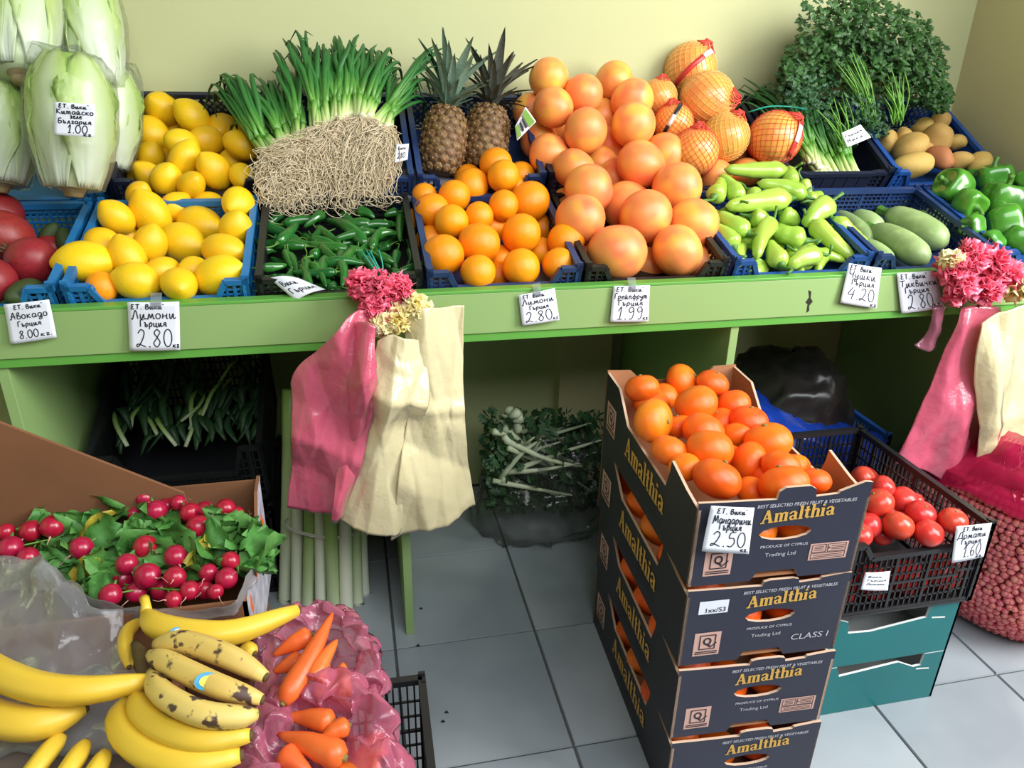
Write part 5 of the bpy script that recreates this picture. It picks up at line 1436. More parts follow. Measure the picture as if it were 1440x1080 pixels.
# ------------------------------------------------------------------ the stack of dark printed mandarin cartons
BW, BD, BH, BT = 0.282, 0.490, 0.160, 0.005
def carton(label, loc, yaw, top=False, variant=0):
    t = thing('mandarin_carton', label, 'carton', loc, Matrix.Rotation(yaw, 4, 'Z'), 'dark printed cartons in the stack')
    MB().box((BT, BT, .002), (BW - BT, BD - BT, .006)).build('base', M['kraft'], t)
    # front wall, seen from the front: u to the right, v up, depth inward
    Fm = frame((0, 0, 0), (1,0,0), (0,0,1), (0,1,0)); hole = arc(.150, .088, .044, .013, 0, 330, 12)
    lo = BH - .006; th = .016 if top else .006
    out = [(0,0), (.104,0), (.114,.016), (.178,.016), (.188,0), (BW,0), (BW, BH + (.008 if top else .0)), (BW-.012, BH + (.010 if top else .0)), (BW-.052, BH - .004), (BW-.055, lo - .002),
           (.190, lo-.004), (.188, lo+th*.6), (.178, lo+th), (.138, lo+th), (.128, lo+th*.6), (.126, lo-.004), (.05, lo-.002), (.0, BH-.006)]
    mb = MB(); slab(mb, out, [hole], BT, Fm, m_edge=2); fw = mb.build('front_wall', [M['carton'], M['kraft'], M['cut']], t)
    put(T_BEST, fw, Fm, .095, lo - .017, .165, .006, rise=0)
    put(T_NAME, fw, Fm, .104, lo - .046, .122, .025, rise=.007)
    put(T_PROD, fw, Fm, .112, .062, .080, .005); put(T_TRAD, fw, Fm, .122, .043, .052, .009)
    stamp_q(fw, Fm, .022, .018, .046)
    if variant == 0: stamp_r(fw, Fm, .198, .030, .066, .032)
    else: put(T_CLASS, fw, Fm, .196, .030, .068, .012)
    if variant == 2:
        patch(fw, Fm, .022, .105, .050, .026, M['paper'], name='lot_sticker'); put(T_LOT, fw, Fm, .034, .108, .034, .009, -.0012)
    # side walls: u from back to front on the left side
    lab = True
    for sx in (0, 1):
        if sx == 0: Sm = frame((0, BD, 0), (0,-1,0), (0,0,1), (1,0,0))
        else: Sm = frame((BW, 0, 0), (0,1,0), (0,0,1), (-1,0,0))
        D = BD
        so = [(0,0), (D,0), (D, BH-.018), (D-.05, BH-.012), (D-.115, BH+.002), (D-.118, BH-.020), (D-.13, BH-.054), (.15, BH-.050), (.115, BH-.022), (.085, BH+.001), (.0, BH+.002)]
        if sx == 1: so = [(D - a, b) for a, b in so][::-1]; so = [(a, b if b < BH - .02 or 1 else b) for a, b in so]
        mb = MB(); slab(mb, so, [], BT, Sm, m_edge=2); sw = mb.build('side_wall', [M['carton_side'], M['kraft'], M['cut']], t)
        if sx == 0:
            put(T_NAME, sw, Sm, .150, .050, .215, .046); stamp_q(sw, Sm, .022, .045, .060)
            for q in range(5): patch(sw, Sm, .16, .018 + q * .007, .20 - .02 * (q % 2), .0018, M['pale_ink'] if False else M['carton'], name='small_print')
    Bm = frame((BW, BD, 0), (-1,0,0), (0,0,1), (0,-1,0))
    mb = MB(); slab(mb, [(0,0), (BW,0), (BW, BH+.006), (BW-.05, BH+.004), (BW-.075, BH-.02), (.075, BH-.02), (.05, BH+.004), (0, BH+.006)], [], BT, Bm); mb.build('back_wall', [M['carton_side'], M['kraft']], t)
    return t
YAW = math.atan2(.512 - .490, .497) * -1
def stk(k, dx=0, dy=0): return (.487 + dx, .862 + dy, .001 + (BH + .0035) * k)
carton('lowest dark printed carton in the stack, resting on the floor', stk(0, .004, -.004), YAW, variant=1)
carton('second dark printed carton from the floor, with pink stamps', stk(1, .0, 0), YAW - .004)
carton('third dark printed carton from the floor, with white lot sticker', stk(2, -.003, .002), YAW + .004, variant=2)
carton('topmost dark printed carton of the stack, heaped with mandarins', stk(3, -.006, .002), YAW, True)
note('white handwritten mandarin price note on the topmost carton', ((1000,711),(1061,714),(1052,778),(986,774)), .846, [(SHOP,.16,.86,.85,.11), ('Мандарини',.10,.98,.64,.17), ('Гърция',.26,.78,.50,.15), ('2.50',.14,.92,.14,.32), ('кг.',.80,.98,.05,.09)], bend=.002)

def mand(items, phrase, group, za, zb, rowh):
    items = [(a, b, c * 1.08, d) for a, b, c, d in norm(items)]; words = place_words(items, rowh)
    order = sorted(range(len(items)), key=lambda i: (items[i][3].get('b', 0), -items[i][1])); done = []
    for i in order:
        px, py, r, o = items[i]
        z = za[1] + (zb[1] - za[1]) * (py - za[0]) / (zb[0] - za[0])
        c = atz(px, py, z); d = rayv(px, py).normalized(); n = 0; R = r * mpp(c)
        while n < 24 and not all((c - q).length > .88 * (R + s) for q, s in done): c = c + d * .003; n += 1; R = r * mpp(c)
        done.append((c, R))
        ob = link('mandarin', MESH['mandarin'][i % 3])
        ob.matrix_world = Matrix.Translation(c) @ axis_rot(img_dir(o.get('ang', U(60, 120)), o.get('tow', U(-.2, .5)))).to_4x4() @ Matrix.Diagonal((R, R, R, 1))
        tag(ob, o.get('label') or phrase + ', ' + words[i], 'mandarin', group)
        link('stem_scar', SCAR, ob, Matrix.Translation((0, 0, .76)) @ Matrix.Scale(.8, 4))
mand([(903,546,23), (932,558,20,B), (960,537,25,{'ang':30}), (1002,539,21), (979,568,28), (916,568,26,B), (919,592,29,{'ang':0,'tow':.9}), (1031.5,569,22.5), (1012,592,20,B), (1053,592,25), (989,606,28), (1036,611,22,B),
      (1080,621,31), (998,632,31), (1053,650,28,{'ang':-20}), (941,634,25,B), (963,657,21), (1008,673,33), (1098.5,656,26), (1118,656,20,B), (1102,681,32), (1146,676,21), (1058,690,22,B), (955,600,20,B), (1026,642,20,B), (1076,672,22,B)],
     'mandarin in top carton', 'mandarins in the topmost carton', (690, .630), (540, .655), 22)
# mandarins that show through the openings of the lower cartons
for k in (0, 1, 2, 3):
    for q in range(5):
        for s in range(3):
            if (s and q) or (k == 3 and not s): continue
            c = Vector((.487 + .046 + .086 * s - (.016 if s else 0), .862 + .062 + q * .088, .001 + (BH + .0035) * k + .108 + U(-.006, .004)))
            c.x += (c.y - .862) * .04
            if s and q == 0: c.y -= .016; c.z = .001 + (BH + .0035) * k + .064
            ob = link('mandarin', MESH['mandarin'][(q + s) % 3]); R = .0405
            ob.matrix_world = Matrix.Translation(c) @ axis_rot((U(-.3,.3), U(-.3,.3), 1)).to_4x4() @ Matrix.Scale(R, 4)
            cn = ('lowest', 'second lowest', 'third lowest', 'topmost')[k]
            wh = '%s from the front behind the side opening' % ORD[q] if s == 0 else ('left' if s == 1 else 'right') + ' one behind the front hand hole'
            tag(ob, 'mandarin in the %s carton, %s' % (cn, wh), 'mandarin', 'mandarins inside the cartons')

# ------------------------------------------------------------------ teal cartons, tomato crate
def teal_carton(label, z0, h, open_gap, var):
    x0, x1, y0, y1 = .855, 1.160, .985, 1.385; w = x1 - x0; d = y1 - y0
    t = thing('teal_carton', label, 'carton', (x0, y0, z0), None, 'teal cartons under the tomatoes')
    MB().box((.004, .004, .002), (w - .004, d - .004, .005)).build('base', M['white_board'], t)
    Fm = frame((0,0,0), (1,0,0), (0,0,1), (0,1,0))
    if open_gap: out = [(0,0), (w,0), (w,h), (w-.060,h), (w-.072,h-.014), (w-.074,h-.036), (w-.20,h-.052), (.055,h-.048), (.050,h-.02), (.03,h-.012), (0,h-.014)]
    else: out = [(0,0), (w,0), (w,h), (w-.05,h), (w-.052,h-.03), (w-.07,h-.032), (w-.11,h-.012), (.06,h-.026), (.05,h), (0,h)]
    mb = MB(); slab(mb, out, [], .005, Fm); mb.build('front_wall', [M['teal'], M['white_board']], t)
    mb = MB(); slab(mb, [(0,0), (w,0), (w,h), (0,h)], [], .005, frame((w,d,0), (-1,0,0), (0,0,1), (0,-1,0))); mb.build('back_wall', [M['teal'], M['white_board']], t)
    for Sm in (frame((0,d,0), (0,-1,0), (0,0,1), (1,0,0)), frame((w,0,0), (0,1,0), (0,0,1), (-1,0,0))):
        mb = MB(); slab(mb, [(0,0), (d,0), (d,h), (d-.06,h), (d-.08,h-.02), (.08,h-.02), (.06,h), (0,h)], [], .005, Sm); mb.build('side_wall', [M['teal'], M['white_board']], t)
    mb = MB(); mb.add([Fm @ Vector(p) for p in ((w-.062,h-.036,-.0005),(w-.030,h-.040,-.0005),(w-.030,h-.044,-.0005),(w-.062,h-.040,-.0005))], [(0,1,2,3)]); mb.build('cut_edge', M['white_board'], t)
    return t
teal_carton('lower teal cardboard carton on the floor beside the stack', .001, .128, False, 0)
teal_carton('upper teal cardboard carton carrying the tomato crate', .131, .134, True, 1)
tc = crate('plastic_crate', 'black plastic crate of tomatoes on the teal cartons', 0, .318, Vector((.852, .975, .267)), Matrix.Identity(4), .415, .182, M['black'], style='grid', back='grid', front_low=.74, cat='crate')
pn = note('white handwritten tomato price note on the corner of the black crate', ((1345,740),(1395,735),(1382,782),(1337,791)), .962, [(SHOP,.2,.8,.84,.12), ('Домати',.08,.92,.64,.17), ('Гърция',.2,.8,.48,.14), ('1.60',.3,.86,.12,.34), ('кг',.72,.90,.04,.09)], bend=.002)
note('small crumpled white note on the front of the tomato crate', ((1217,805),(1252,803),(1247,829),(1209,828)), .965, [('Вики',.15,.7,.7,.1), ('Гърция',.15,.9,.5,.1), ('Домати',.15,.85,.3,.1)], width=.02, bend=.003)
toms = norm([(1215,671,16), (1242,684,16), (1234,707,22), (1270,702,18.5), (1295,722,20), (1220,739,20), (1209,752,18), (1263,739,21.5), (1287,740,16,B), (1306,750,20), (1340,732,20), (1240,752,15,B), (1318,738,14,B), (1252,720,14,B), (1285,705,13,B)])
tw = place_words(toms, 16); done = []
for i in sorted(range(len(toms)), key=lambda i: (toms[i][3].get('b', 0), -toms[i][1])):
    px, py, r, o = toms[i]; c = atz(px, py, .43 + .0006 * (750 - py)); d = rayv(px, py).normalized(); n = 0; R = r * mpp(c)
    while n < 25 and not all((c - q).length > .92 * (R + s) for q, s in done): c = c + d * .003; n += 1; R = r * mpp(c)
    done.append((c, R)); ob = link('tomato', MESH['tomato'][i % 2])
    ob.matrix_world = Matrix.Translation(c) @ axis_rot((U(-.6,.6), U(-.8,.3), 1)).to_4x4() @ Matrix.Scale(R, 4)
    tag(ob, 'red tomato in the black crate, ' + tw[i], 'tomato', 'tomatoes in the black crate')
    link('stem_scar', SCAR, ob, Matrix.Translation((0, 0, .80)) @ Matrix.Scale(.7, 4))
for q in range(4):
    for s in range(4):
        for z in (.305, .365):
            if s and z < .33: continue
            c = Vector((.893 + .078 * q, 1.02 + .088 * s, z + U(-.004, .004)))
            if all((c - p).length > .9 * (.034 + r) for p, r in done):
                ob = link('tomato', MESH['tomato'][(q + s) % 2]); ob.matrix_world = Matrix.Translation(c) @ axis_rot((U(-.6,.6), U(-.8,.3), 1)).to_4x4() @ Matrix.Scale(.036, 4)
                tag(ob, ('tomato behind the front lattice, %s row, %s from left' % ('lower' if z < .33 else 'upper', ORD[q])) if s == 0 else 'tomato half buried in the middle of the black crate', 'tomato', 'tomatoes seen through the lattice' if s == 0 else 'tomatoes buried in the crate'); done.append((c, .036))

# ------------------------------------------------------------------ crimson net sack of small onions
sk = thing('net_sack', 'crimson net sack full of tiny pink onions on the floor', 'sack', (1.52, 1.24, 0))
def sack_pt(ph, s, k=1.0):
    z = .47 * s
    r = (.235 + .02 * math.sin(3 * ph + 1)) * (math.sin(min(1, (s + .14) / .42) * PI / 2) ** .55) * (1 - .62 * max(0, (s - .68) / .32) ** 1.4)
    p = Vector((1.535 + r * 0.92 * math.cos(ph) * k, 1.255 + r * math.sin(ph) * k, z))
    return p + Vector((0, 0, .012 * math.sin(2 * ph)))
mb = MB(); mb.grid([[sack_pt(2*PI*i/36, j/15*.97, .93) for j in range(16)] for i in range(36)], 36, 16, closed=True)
mb.v = [tuple(x) for x in local(sk, mb.v)]; mb.build('onion_fill', M['sack_fill_shade'], sk, True)['kind'] = 'stuff'
om = ball('onion', M['onion'], f_round(.95, -.10, .02, 0), 10, 7)
random.seed(5); cnt = 0; spots = []
for j in range(40):
    s = .012 + j * .031
    if s > .80: break
    rr = (sack_pt(0, s).x - 1.535) / .92; n = int(2 * PI * rr / .0162)
    for i in range(n):
        ph = 2 * PI * (i + .5 * (j % 2)) / n + U(-.02, .02); p = sack_pt(ph, s, .97)
        c = (p - CAM); px = 720 + F * c.dot(CR) / c.dot(CF)
        if Vector((math.cos(ph), math.sin(ph), .1)).dot(CAM - p) > -.1: spots.append((px > 1442, c.length, p))
spots.sort(key=lambda q: (q[0], q[1])); rest = MB()
for off_frame, dist, p in spots:
    Mx = Matrix.Translation(local(sk, [p])[0]) @ axis_rot((U(-1,1), U(-1,1), U(-1,1))).to_4x4() @ Matrix.Scale(U(.0074, .0092), 4)
    if cnt < 300:
        o = link('onion', om, sk); o.matrix_local = Mx; cnt += 1
    else: rest.add([Mx @ v.co for v in om.vertices], [tuple(f.vertices) for f in om.polygons])
rest.build('more_onions', M['onion'], sk, True)['kind'] = 'stuff'
mb = MB(); NN = 56
for s in (1, -1):
    for k in range(NN):
        pts = [sack_pt(2*PI*k/NN + s * (i/30) * 1.6, .005 + .99*i/30, 1.03) + Vector((0, 0, 0)) for i in range(31)]
        mb.tube(pts, .0006, 3, caps=False)
mb.v = [tuple(x) for x in local(sk, mb.v)]; mb.build('net', M['sack_net'], sk, True)
mb = MB()
mb2 = [[crinkle(sack_pt(2*PI*i/60, .74 + .28*j/12, 1.08), 22, .016, 60, .008) for j in range(13)] for i in range(60)]
M['sack_sheer'] = film('crimson folded netting', S(214, 34, 92), .62, .3, .6, .4, .3)
mb.grid(mb2, 60, 13, closed=True); mb.v = [tuple(x) for x in local(sk, mb.v)]; mb.build('folded_net_top', M['sack_sheer'], sk, True)

# ------------------------------------------------------------------ dark goods behind the stack, under the shelf at right
dc = crate('plastic_crate', 'blue plastic crate with a dark bag under the shelf at right', 0, .36, Vector((.96, 1.45, .18)), Matrix.Identity(4), .42, .20, M['royal'], style='grid', cat='crate')
crate('plastic_crate', 'black plastic crate beneath the blue one under the shelf', 0, .36, Vector((.96, 1.45, .002)), Matrix.Identity(4), .42, .172, M['black'], style='grid', cat='crate')
db = thing('dark_plastic_bag', 'crumpled dark plastic bag slumped in the blue crate', 'bag', (1.14, 1.66, .25))
M['dark_solid'] = mat('dark brown black bag plastic', S(44, 40, 38), .3, var=S(30, 30, 30), vscale=12)
loft('bag_body', [[Vector((1.14 + r * math.cos(a) * .155, 1.66 + r * math.sin(a) * .185, z)) for a in [2*PI*k/8 for k in range(8)]] for r, z in ((.9, .20), (1.0, .30), (1.0, .40), (.75, .50), (.35, .53), (.05, .54))], M['dark_solid'], db, 48, 26, .02, 9, .03, 16, 2.0, solid=.002)
bl = thing('blue_plastic_bag', 'blue plastic bag draped over the crate behind the tomatoes', 'bag', (1.05, 1.44, .40))
M['blue_film'] = film('blue bag film', S(30, 70, 180), .85, .2, 1.0, .3, .1)
sheet('bag_film', [[Vector(p) for p in r] for r in ([(.98,1.62,.47),(1.05,1.60,.46),(1.16,1.58,.42)], [(.97,1.52,.45),(1.08,1.50,.42),(1.22,1.49,.40)], [(.99,1.425,.41),(1.12,1.42,.39),(1.27,1.42,.385)], [(1.0,1.41,.33),(1.13,1.41,.32),(1.27,1.415,.32)])], M['blue_film'], bl, 24, 24, .012, 14, .015, 18, 3.0)

# leafy stalks in a clear bag on the floor under the shelf
lbag = thing('bagged_greens', 'leafy greens with pale stalks in a smoky clear bag on the floor', 'greens', (.46, 1.78, 0))
random.seed(44)
for k in range(26):
    a = at(U(690, 720), U(590, 680), U(1.66, 1.80)); a.z = max(a.z, .05); b = at(U(730, 850), U(590, 700), U(1.66, 1.84)); b.z = max(b.z, .03)
    mb = MB(); mb.tube(local(lbag, cr([a, a.lerp(b, .5) + Vector((0, 0, U(-.02, .03))), b], 7)), [.009, .008, .007, .006, .005, .004, .002], 6); mb.build('stalk', M['cauli'], lbag, True)
mb = MB()
for k in range(900):
    c = at(U(680, 850), U(580, 715), U(1.66, 1.84)); c.z = max(c.z, .015); s = U(.015, .034)
    q = Quaternion((U(-1,1), U(-1,1), U(-1,1), U(-1,1))).normalized().to_matrix()
    pts = [c + q @ Vector((x*s, y*s, .15*s*abs(x))) for x, y in lf] + [c + q @ Vector((0, .35*s, .1*s))]
    mb.add(local(lbag, pts), [(i, (i+1) % 16, 16) for i in range(16)])
mb.build('foliage', M['dark_leaf'], lbag)['kind'] = 'stuff'
mb = MB()
for k in range(7):
    c = at(U(690, 735), U(578, 612), U(1.68, 1.74)); mb.tube(local(lbag, cr([c, c + Vector((U(-.02,.02), 0, .012)), c + Vector((U(-.04,.04), .01, .002))], 5)), [.004, .012, .015, .012, .003], 7)
mb.build('white_stem_ends', M['cauli'], lbag, True)
loft('bag_film', [[Vector((.50 + r * math.cos(a) * .20, 1.76 + r * math.sin(a) * .115, z)) for a in [2*PI*k/10 for k in range(10)]] for r, z in ((.95, .004), (1.08, .08), (1.0, .16), (.75, .24), (.4, .29), (.05, .31))], M['dark_bag'], lbag, 90, 44, .025, 8, .05, 14, 6.0, solid=0)

# leeks standing on the floor
lk = thing('leek_bundle', 'bundle of tall leeks tied with white string under the shelf', 'leeks', (-.11, 1.52, 0))
random.seed(3)
lx = [(402,842),(418,852),(434,858),(452,862),(470,864),(488,862),(503,846),(512,832),(425,835),(445,840),(465,842),(485,838)]
for i, (px, py) in enumerate(lx):
    a = atz(px, py, .004); top = Vector((a.x * .7 + .0 + U(-.01,.01), a.y + .05 + U(-.02,.03), U(.50, .62))); r = U(.013, .017)
    if i >= 8: a.y += .02
    tube_run('leek', cr([a, a + Vector((0,0,.02)), a.lerp(top, .45) + Vector((0, -.006, 0)), top], 12), [r*.9, r*1.4, r*1.18, r*1.02, r, r, r, r, r, r*1.05, r*1.1, r*1.15], M['leek'], lk, 12, r0=U(-.08, .1), r1=(U(.3, .5) if i % 2 else U(.6, 1.0)))
def hoop(n=30):
    P = []
    for k in range(n + 1):
        a = 2*PI*k/n; P.append(Vector((-.108 + .088 * math.cos(a), 1.545 + .058 * math.sin(a), .225 - .012 * math.cos(a) + .006 * math.sin(2*a))))
    return P
mb = MB(); mb.tube(local(lk, hoop()), .0018, 5); mb.tube(local(lk, [p + Vector((0, 0, .005)) for p in hoop()]), .0018, 5)
mb.tube(local(lk, cr([Vector((-.022,1.53,.225)), Vector((-.012,1.52,.222)), Vector((-.008,1.515,.20))], 5)), .0018, 5); mb.build('string', M['string'], lk, True)

# dark crate of greens at the back left under the shelf
crate('plastic_crate', 'black plastic crate of dark greens under the shelf at left', 0, .36, Vector((-.585, 1.62, .262)), Matrix.Rotation(.35, 4, 'X'), .34, .20, M['black'], style='solid', cat='crate', front_low=.5)
crate('plastic_crate', 'black plastic crate below the dark greens', 0, .36, Vector((-.585, 1.60, .002)), Matrix.Identity(4), .36, .25, M['black'], style='grid', cat='crate')
random.seed(9)
dgr = thing('bagged_greens', 'dark leafy greens with pale stems in the black crate at left', 'greens', (-.4, 1.7, .35))
for k in range(110):
    x = U(-.565, -.255); f = U(0, 1); a = Vector((x, 1.64 + .20 * f + U(-.01, .02), .395 + .09 * f + U(-.02, .02))); an = U(.6, 2.5)
    b = a + Vector((math.cos(an) * .7, abs(math.sin(an)) * .8, .5)) * U(.06, .13); b.x = min(-.25, max(-.57, b.x)); b.y = min(1.93, b.y)
    P = cr([a, a.lerp(b, .5) + Vector((U(-.015,.015), 0, U(.0,.025))), b], 7)
    if k % 9 == 0: tube_run('stalk', P, [.005, .006, .006, .006, .006, .005, .002], M['leek'], dgr, 6, flat=.6, r0=.35, r1=1)
    else:
        mb = MB(); mb.tube(local(dgr, P), [.003, .006, .009, .010, .009, .006, .001], 6, flat=.25); mb.build('leaf', M['dark_leaf'], dgr, True)

# ------------------------------------------------------------------ radish carton and cartons below it
rc = thing('radish_carton', 'brown cardboard carton of radishes with a tall back flap', 'carton', (-.70, .985, .315))
rx0, rx1, ry0, ry1, rz0, rz1 = -.70, -.195, .985, 1.275, .315, .490
def wall(name, out, Mx, mts, th=.006):
    mb = MB(); slab(mb, out, [], th, Mx); mb.v = [tuple(x) for x in local(rc, mb.v)]; return mb.build(name, mts, rc)
W_, D_, H_ = rx1 - rx0, ry1 - ry0, rz1 - rz0
kk = [M['kraft_dark'], M['kraft_dark']]
M['print_white'] = mat('white printed carton side', S(206, 206, 214), .5, second=S(226, 110, 40), sscale=9, sthr=(.60, .62), var=S(150, 150, 170), vscale=40)
wall('front_wall', [(0,0), (W_,0), (W_,H_-.02), (0,H_-.02)], frame((rx0,ry0,rz0), (1,0,0), (0,0,1), (0,1,0)), kk)
wall('right_wall', [(0,0), (D_,0), (D_,H_+.035), (D_-.05,H_+.03), (D_-.09,H_-.01), (0,H_-.02)], frame((rx1,ry0,rz0), (0,1,0), (0,0,1), (-1,0,0)), [M['print_white'], M['kraft_dark']])
wall('left_wall', [(0,0), (D_,0), (D_,H_), (0,H_)], frame((rx0,ry1,rz0), (0,-1,0), (0,0,1), (1,0,0)), kk)
wall('back_wall', [(0,0), (W_,0), (W_,H_+.028), (0,H_+.028)], frame((rx1,ry1,rz0), (-1,0,0), (0,0,1), (0,-1,0)), kk)
fa, fb = at(-60, 572, 1.215), at(258, 694, 1.235)
fdir = (fb - fa); fl_ = fdir.length
wall('back_flap', [(0,-.36), (fl_+.03,-.17), (fl_,0), (0,0)], frame(fa, fdir.normalized(), Vector((0,-.05,1)).normalized(), Vector((0,1,.05)).normalized()), kk)
MB().box((0.004,0.004,0), (W_-.004, D_-.004, .006)).build('base', M['kraft_dark'], rc)
for k, (zz, lab) in enumerate(((.002, 'plain brown carton on the floor under the radish carton'), )):
    c2 = thing('cardboard_carton', lab, 'carton', (-.69, .99, zz))
    MB().box((0, 0, 0), (.48, .28, .306)).build('body', M['kraft_dark'], c2)
    MB().box((-.001, .13, .3062), (.481, .15, .3075)).build('flap_seam', M['kraft'], c2)

def leaf_mesh(mt, n):
    mb = MB(); P = []
    for i in range(7):
        u = i / 6 * 2 - 1; col = []
        for j in range(9):
            s = j / 8; w = .05 + .36 * math.sin(PI * min(1, s ** .75)) ** .8
            w *= 1 + .12 * math.sin(s * 20 + n)
            col.append((u * w, .14 * math.sin(u * 5 + s * 6 + n) * abs(u) - .25 * s * s + .10 * abs(u), s - .0))
        P.append(col)
    mb.grid(P, 7, 9); return mb.mesh('leaf', mt, True)
LEAVES = [leaf_mesh(M['leaf'], n) for n in range(4)]; LEAF_Y = leaf_mesh(M['leaf_yellow'], 2)
RAD = [ball('radish', M['radish'], lambda th, ph, e=e: (math.sin(th) * (1 - .06 * math.cos(th)), math.cos(th) * e), 20, 14) for e in (1.0, 1.08, .94)]
RTAIL = MB().tube(cr([(0,0,-.95), (.05,.05,-1.3), (-.1,.1,-1.9), (.2,.0,-2.6)], 7), [.13, .08, .05, .035, .025, .02, .01], 5).mesh('tail', M['radish_root'], True)
RNECK = MB().tube([(0,0,.9), (0,0,1.05), (.02,.02,1.3)], [.2, .14, .1], 6).mesh('neck', M['stem'], True)
rad = [
 ('radish bunch at the left edge of the brown carton', [(73.6,740,14.5),(44,746,13),(8,748,11),(15,770.5,15),(40,784,13),(115,770.5,15)], [(85,705),(110,692),(130,700),(75,715),(60,730),(100,750),(125,742),(140,735),(150,705),(165,725),(85,780),(70,790)]),
 ('radish bunch at the back of the carton with roots on top', [(203,700,11),(222,697,11),(219,718,14),(236,711,10.5),(250,707,10),(267,720.6,13),(278,741,14.5),(289,720,13.5),(187.5,722,8)], [(200,745),(225,740),(240,748),(190,760),(210,735),(255,760)]),
 ('radish bunch at the right rear corner with leaves over the edge', [(317,715,12.5),(332,723,10),(324,788.6,12.5),(293,805,11.5),(318,813.6,13.5),(303,832,10)], [(310,745),(330,740),(345,745),(360,760),(370,775),(340,770),(300,760),(290,785),(350,790),(318,735)]),
 ('radish bunch in the front middle of the carton', [(204,769,15),(247,782,14),(178,793,14),(172,813.6,16),(207,809.5,16),(246,812,14),(228,829,14),(267,830,12),(287.5,829,12),(155.6,836,14),(192,832,13),(244,843,11)], [(180,765),(225,770),(260,765),(275,780),(230,795),(150,800),(130,790),(125,810),(140,820),(275,800),(110,800),(215,785)])]
random.seed(17)
for lab, rs, ls in rad:
    zc = lambda py: .492 + .00030 * (790 - py)
    c0 = atz(rs[0][0], rs[0][1], zc(rs[0][1])); t = thing('radish_bunch', lab, 'radishes', c0, None, 'radish bunches')
    done = []
    for i, (px, py, r) in enumerate(rs):
        r *= 1.12; c = atz(px, py, zc(py)); d = rayv(px, py).normalized(); n = 0; R = r * mpp(c)
        while n < 20 and not all((c - q).length > .9 * (R + s) for q, s in done): c = c + d * .002; n += 1; R = r * mpp(c)
        done.append((c, R))
        Mx = Matrix.Translation(local(t, [c])[0]) @ axis_rot((U(-.8,.8), U(.2,1), U(-.5,.6))).to_4x4() @ Matrix.Scale(R, 4)
        o = link('radish', RAD[i % 3], t, Mx)
        link('tail', RTAIL, o); link('neck', RNECK, o)
    for q, (px, py) in enumerate(ls):
        for e in range(4):
            c = atz(px + U(-6, 6) + U(-8, 8), py + U(-8, 8), zc(py) - .005 - .009 * e)
            L = U(.05, .085)
            Mx = Matrix.Translation(local(t, [c])[0]) @ axis_rot((U(-1,1), U(-1,.5), U(-.1,.5))).to_4x4() @ Matrix.Translation((0,0,-L*.5)) @ Matrix.Scale(L, 4)
            link('leaf', LEAF_Y if (q * 3 + e) % 17 == 5 else LEAVES[(q + e) % 4], t, Mx)
        b = done[q % len(done)][0]; c = atz(px, py, zc(py) - .02)
        mb = MB(); mb.tube(local(t, cr([b, b.lerp(c, .5) - Vector((0, 0, .008)), c], 6)), [.0016]*5 + [.001], 5); mb.build('leaf_stalk', M['parsley_stem'], t, True)
rl = sheet('plastic_liner', [[atz(x, y, z) for x, y, z in r] for r in (
    [(-20,800,.49),(60,790,.50),(110,830,.49),(180,852,.485),(260,858,.485),(330,845,.49),(352,800,.50)],
    [(-20,830,.46),(60,830,.47),(110,860,.455),(180,872,.46),(260,876,.46),(335,862,.46),(360,815,.47)])], M['clear'], None, 50, 10, .006, 20, .008, 22, solid=.0008)
tag(rl, 'clear plastic liner edge hanging over the radish carton front', 'plastic sheet')

# ------------------------------------------------------------------ banana carton, film and bananas
bc = thing('banana_carton', 'low brown cardboard carton lined with film under the bananas', 'carton', (-.74, .50, .25))
bw, bd, bh = .455, .42, .175
for nm, a, b in (('base', (0,0,0), (bw,bd,.006)), ('front_wall', (0,0,0), (bw,.006,bh)), ('back_wall', (0,bd-.006,0), (bw,bd,bh)), ('side_wall', (0,0,0), (.006,bd,bh)), ('side_wall', (bw-.006,0,0), (bw,bd,bh))):
    MB().box(a, b).build(nm, M['kraft_dark'], bc)
MB().box((.01, .01, bh - .03), (bw - .01, bd - .01, bh - .022)).build('paper_layer', mat('grey brown liner paper', S(120, 106, 100), .7, var=S(104, 92, 88), vscale=9), bc)
c3 = thing('cardboard_carton', 'plain brown carton on the floor under the banana carton', 'carton', (-.73, .51, .002))
MB().box((0, 0, 0), (.44, .40, .244)).build('body', M['kraft_dark'], c3); MB().box((-.001, .19, .2442), (.441, .21, .2455)).build('flap_seam', M['kraft'], c3)
cf = sheet('plastic_film', [[atz(x, y, z) for x, y, z in r] for r in (
    [(-40,790,.52),(20,786,.53),(62,792,.54),(95,818,.53),(125,850,.50),(170,858,.485)],
    [(-40,830,.50),(20,820,.515),(70,820,.53),(110,850,.50),(150,880,.47),(180,890,.46)],
    [(-40,880,.47),(20,880,.48),(80,880,.48),(120,900,.46),(160,915,.445),(185,930,.44)],
    [(-40,940,.44),(20,940,.445),(80,940,.445),(120,945,.44),(160,950,.435),(185,955,.435)],
    [(-40,1060,.415),(20,1060,.415),(80,1060,.415),(120,1060,.415),(160,1060,.415),(200,1060,.415)])], M['clear'], None, 44, 44, .008, 12, .022, 14, 8.0, solid=.0008)
tag(cf, 'crumpled clear plastic film pulled up behind the bananas', 'plastic film')

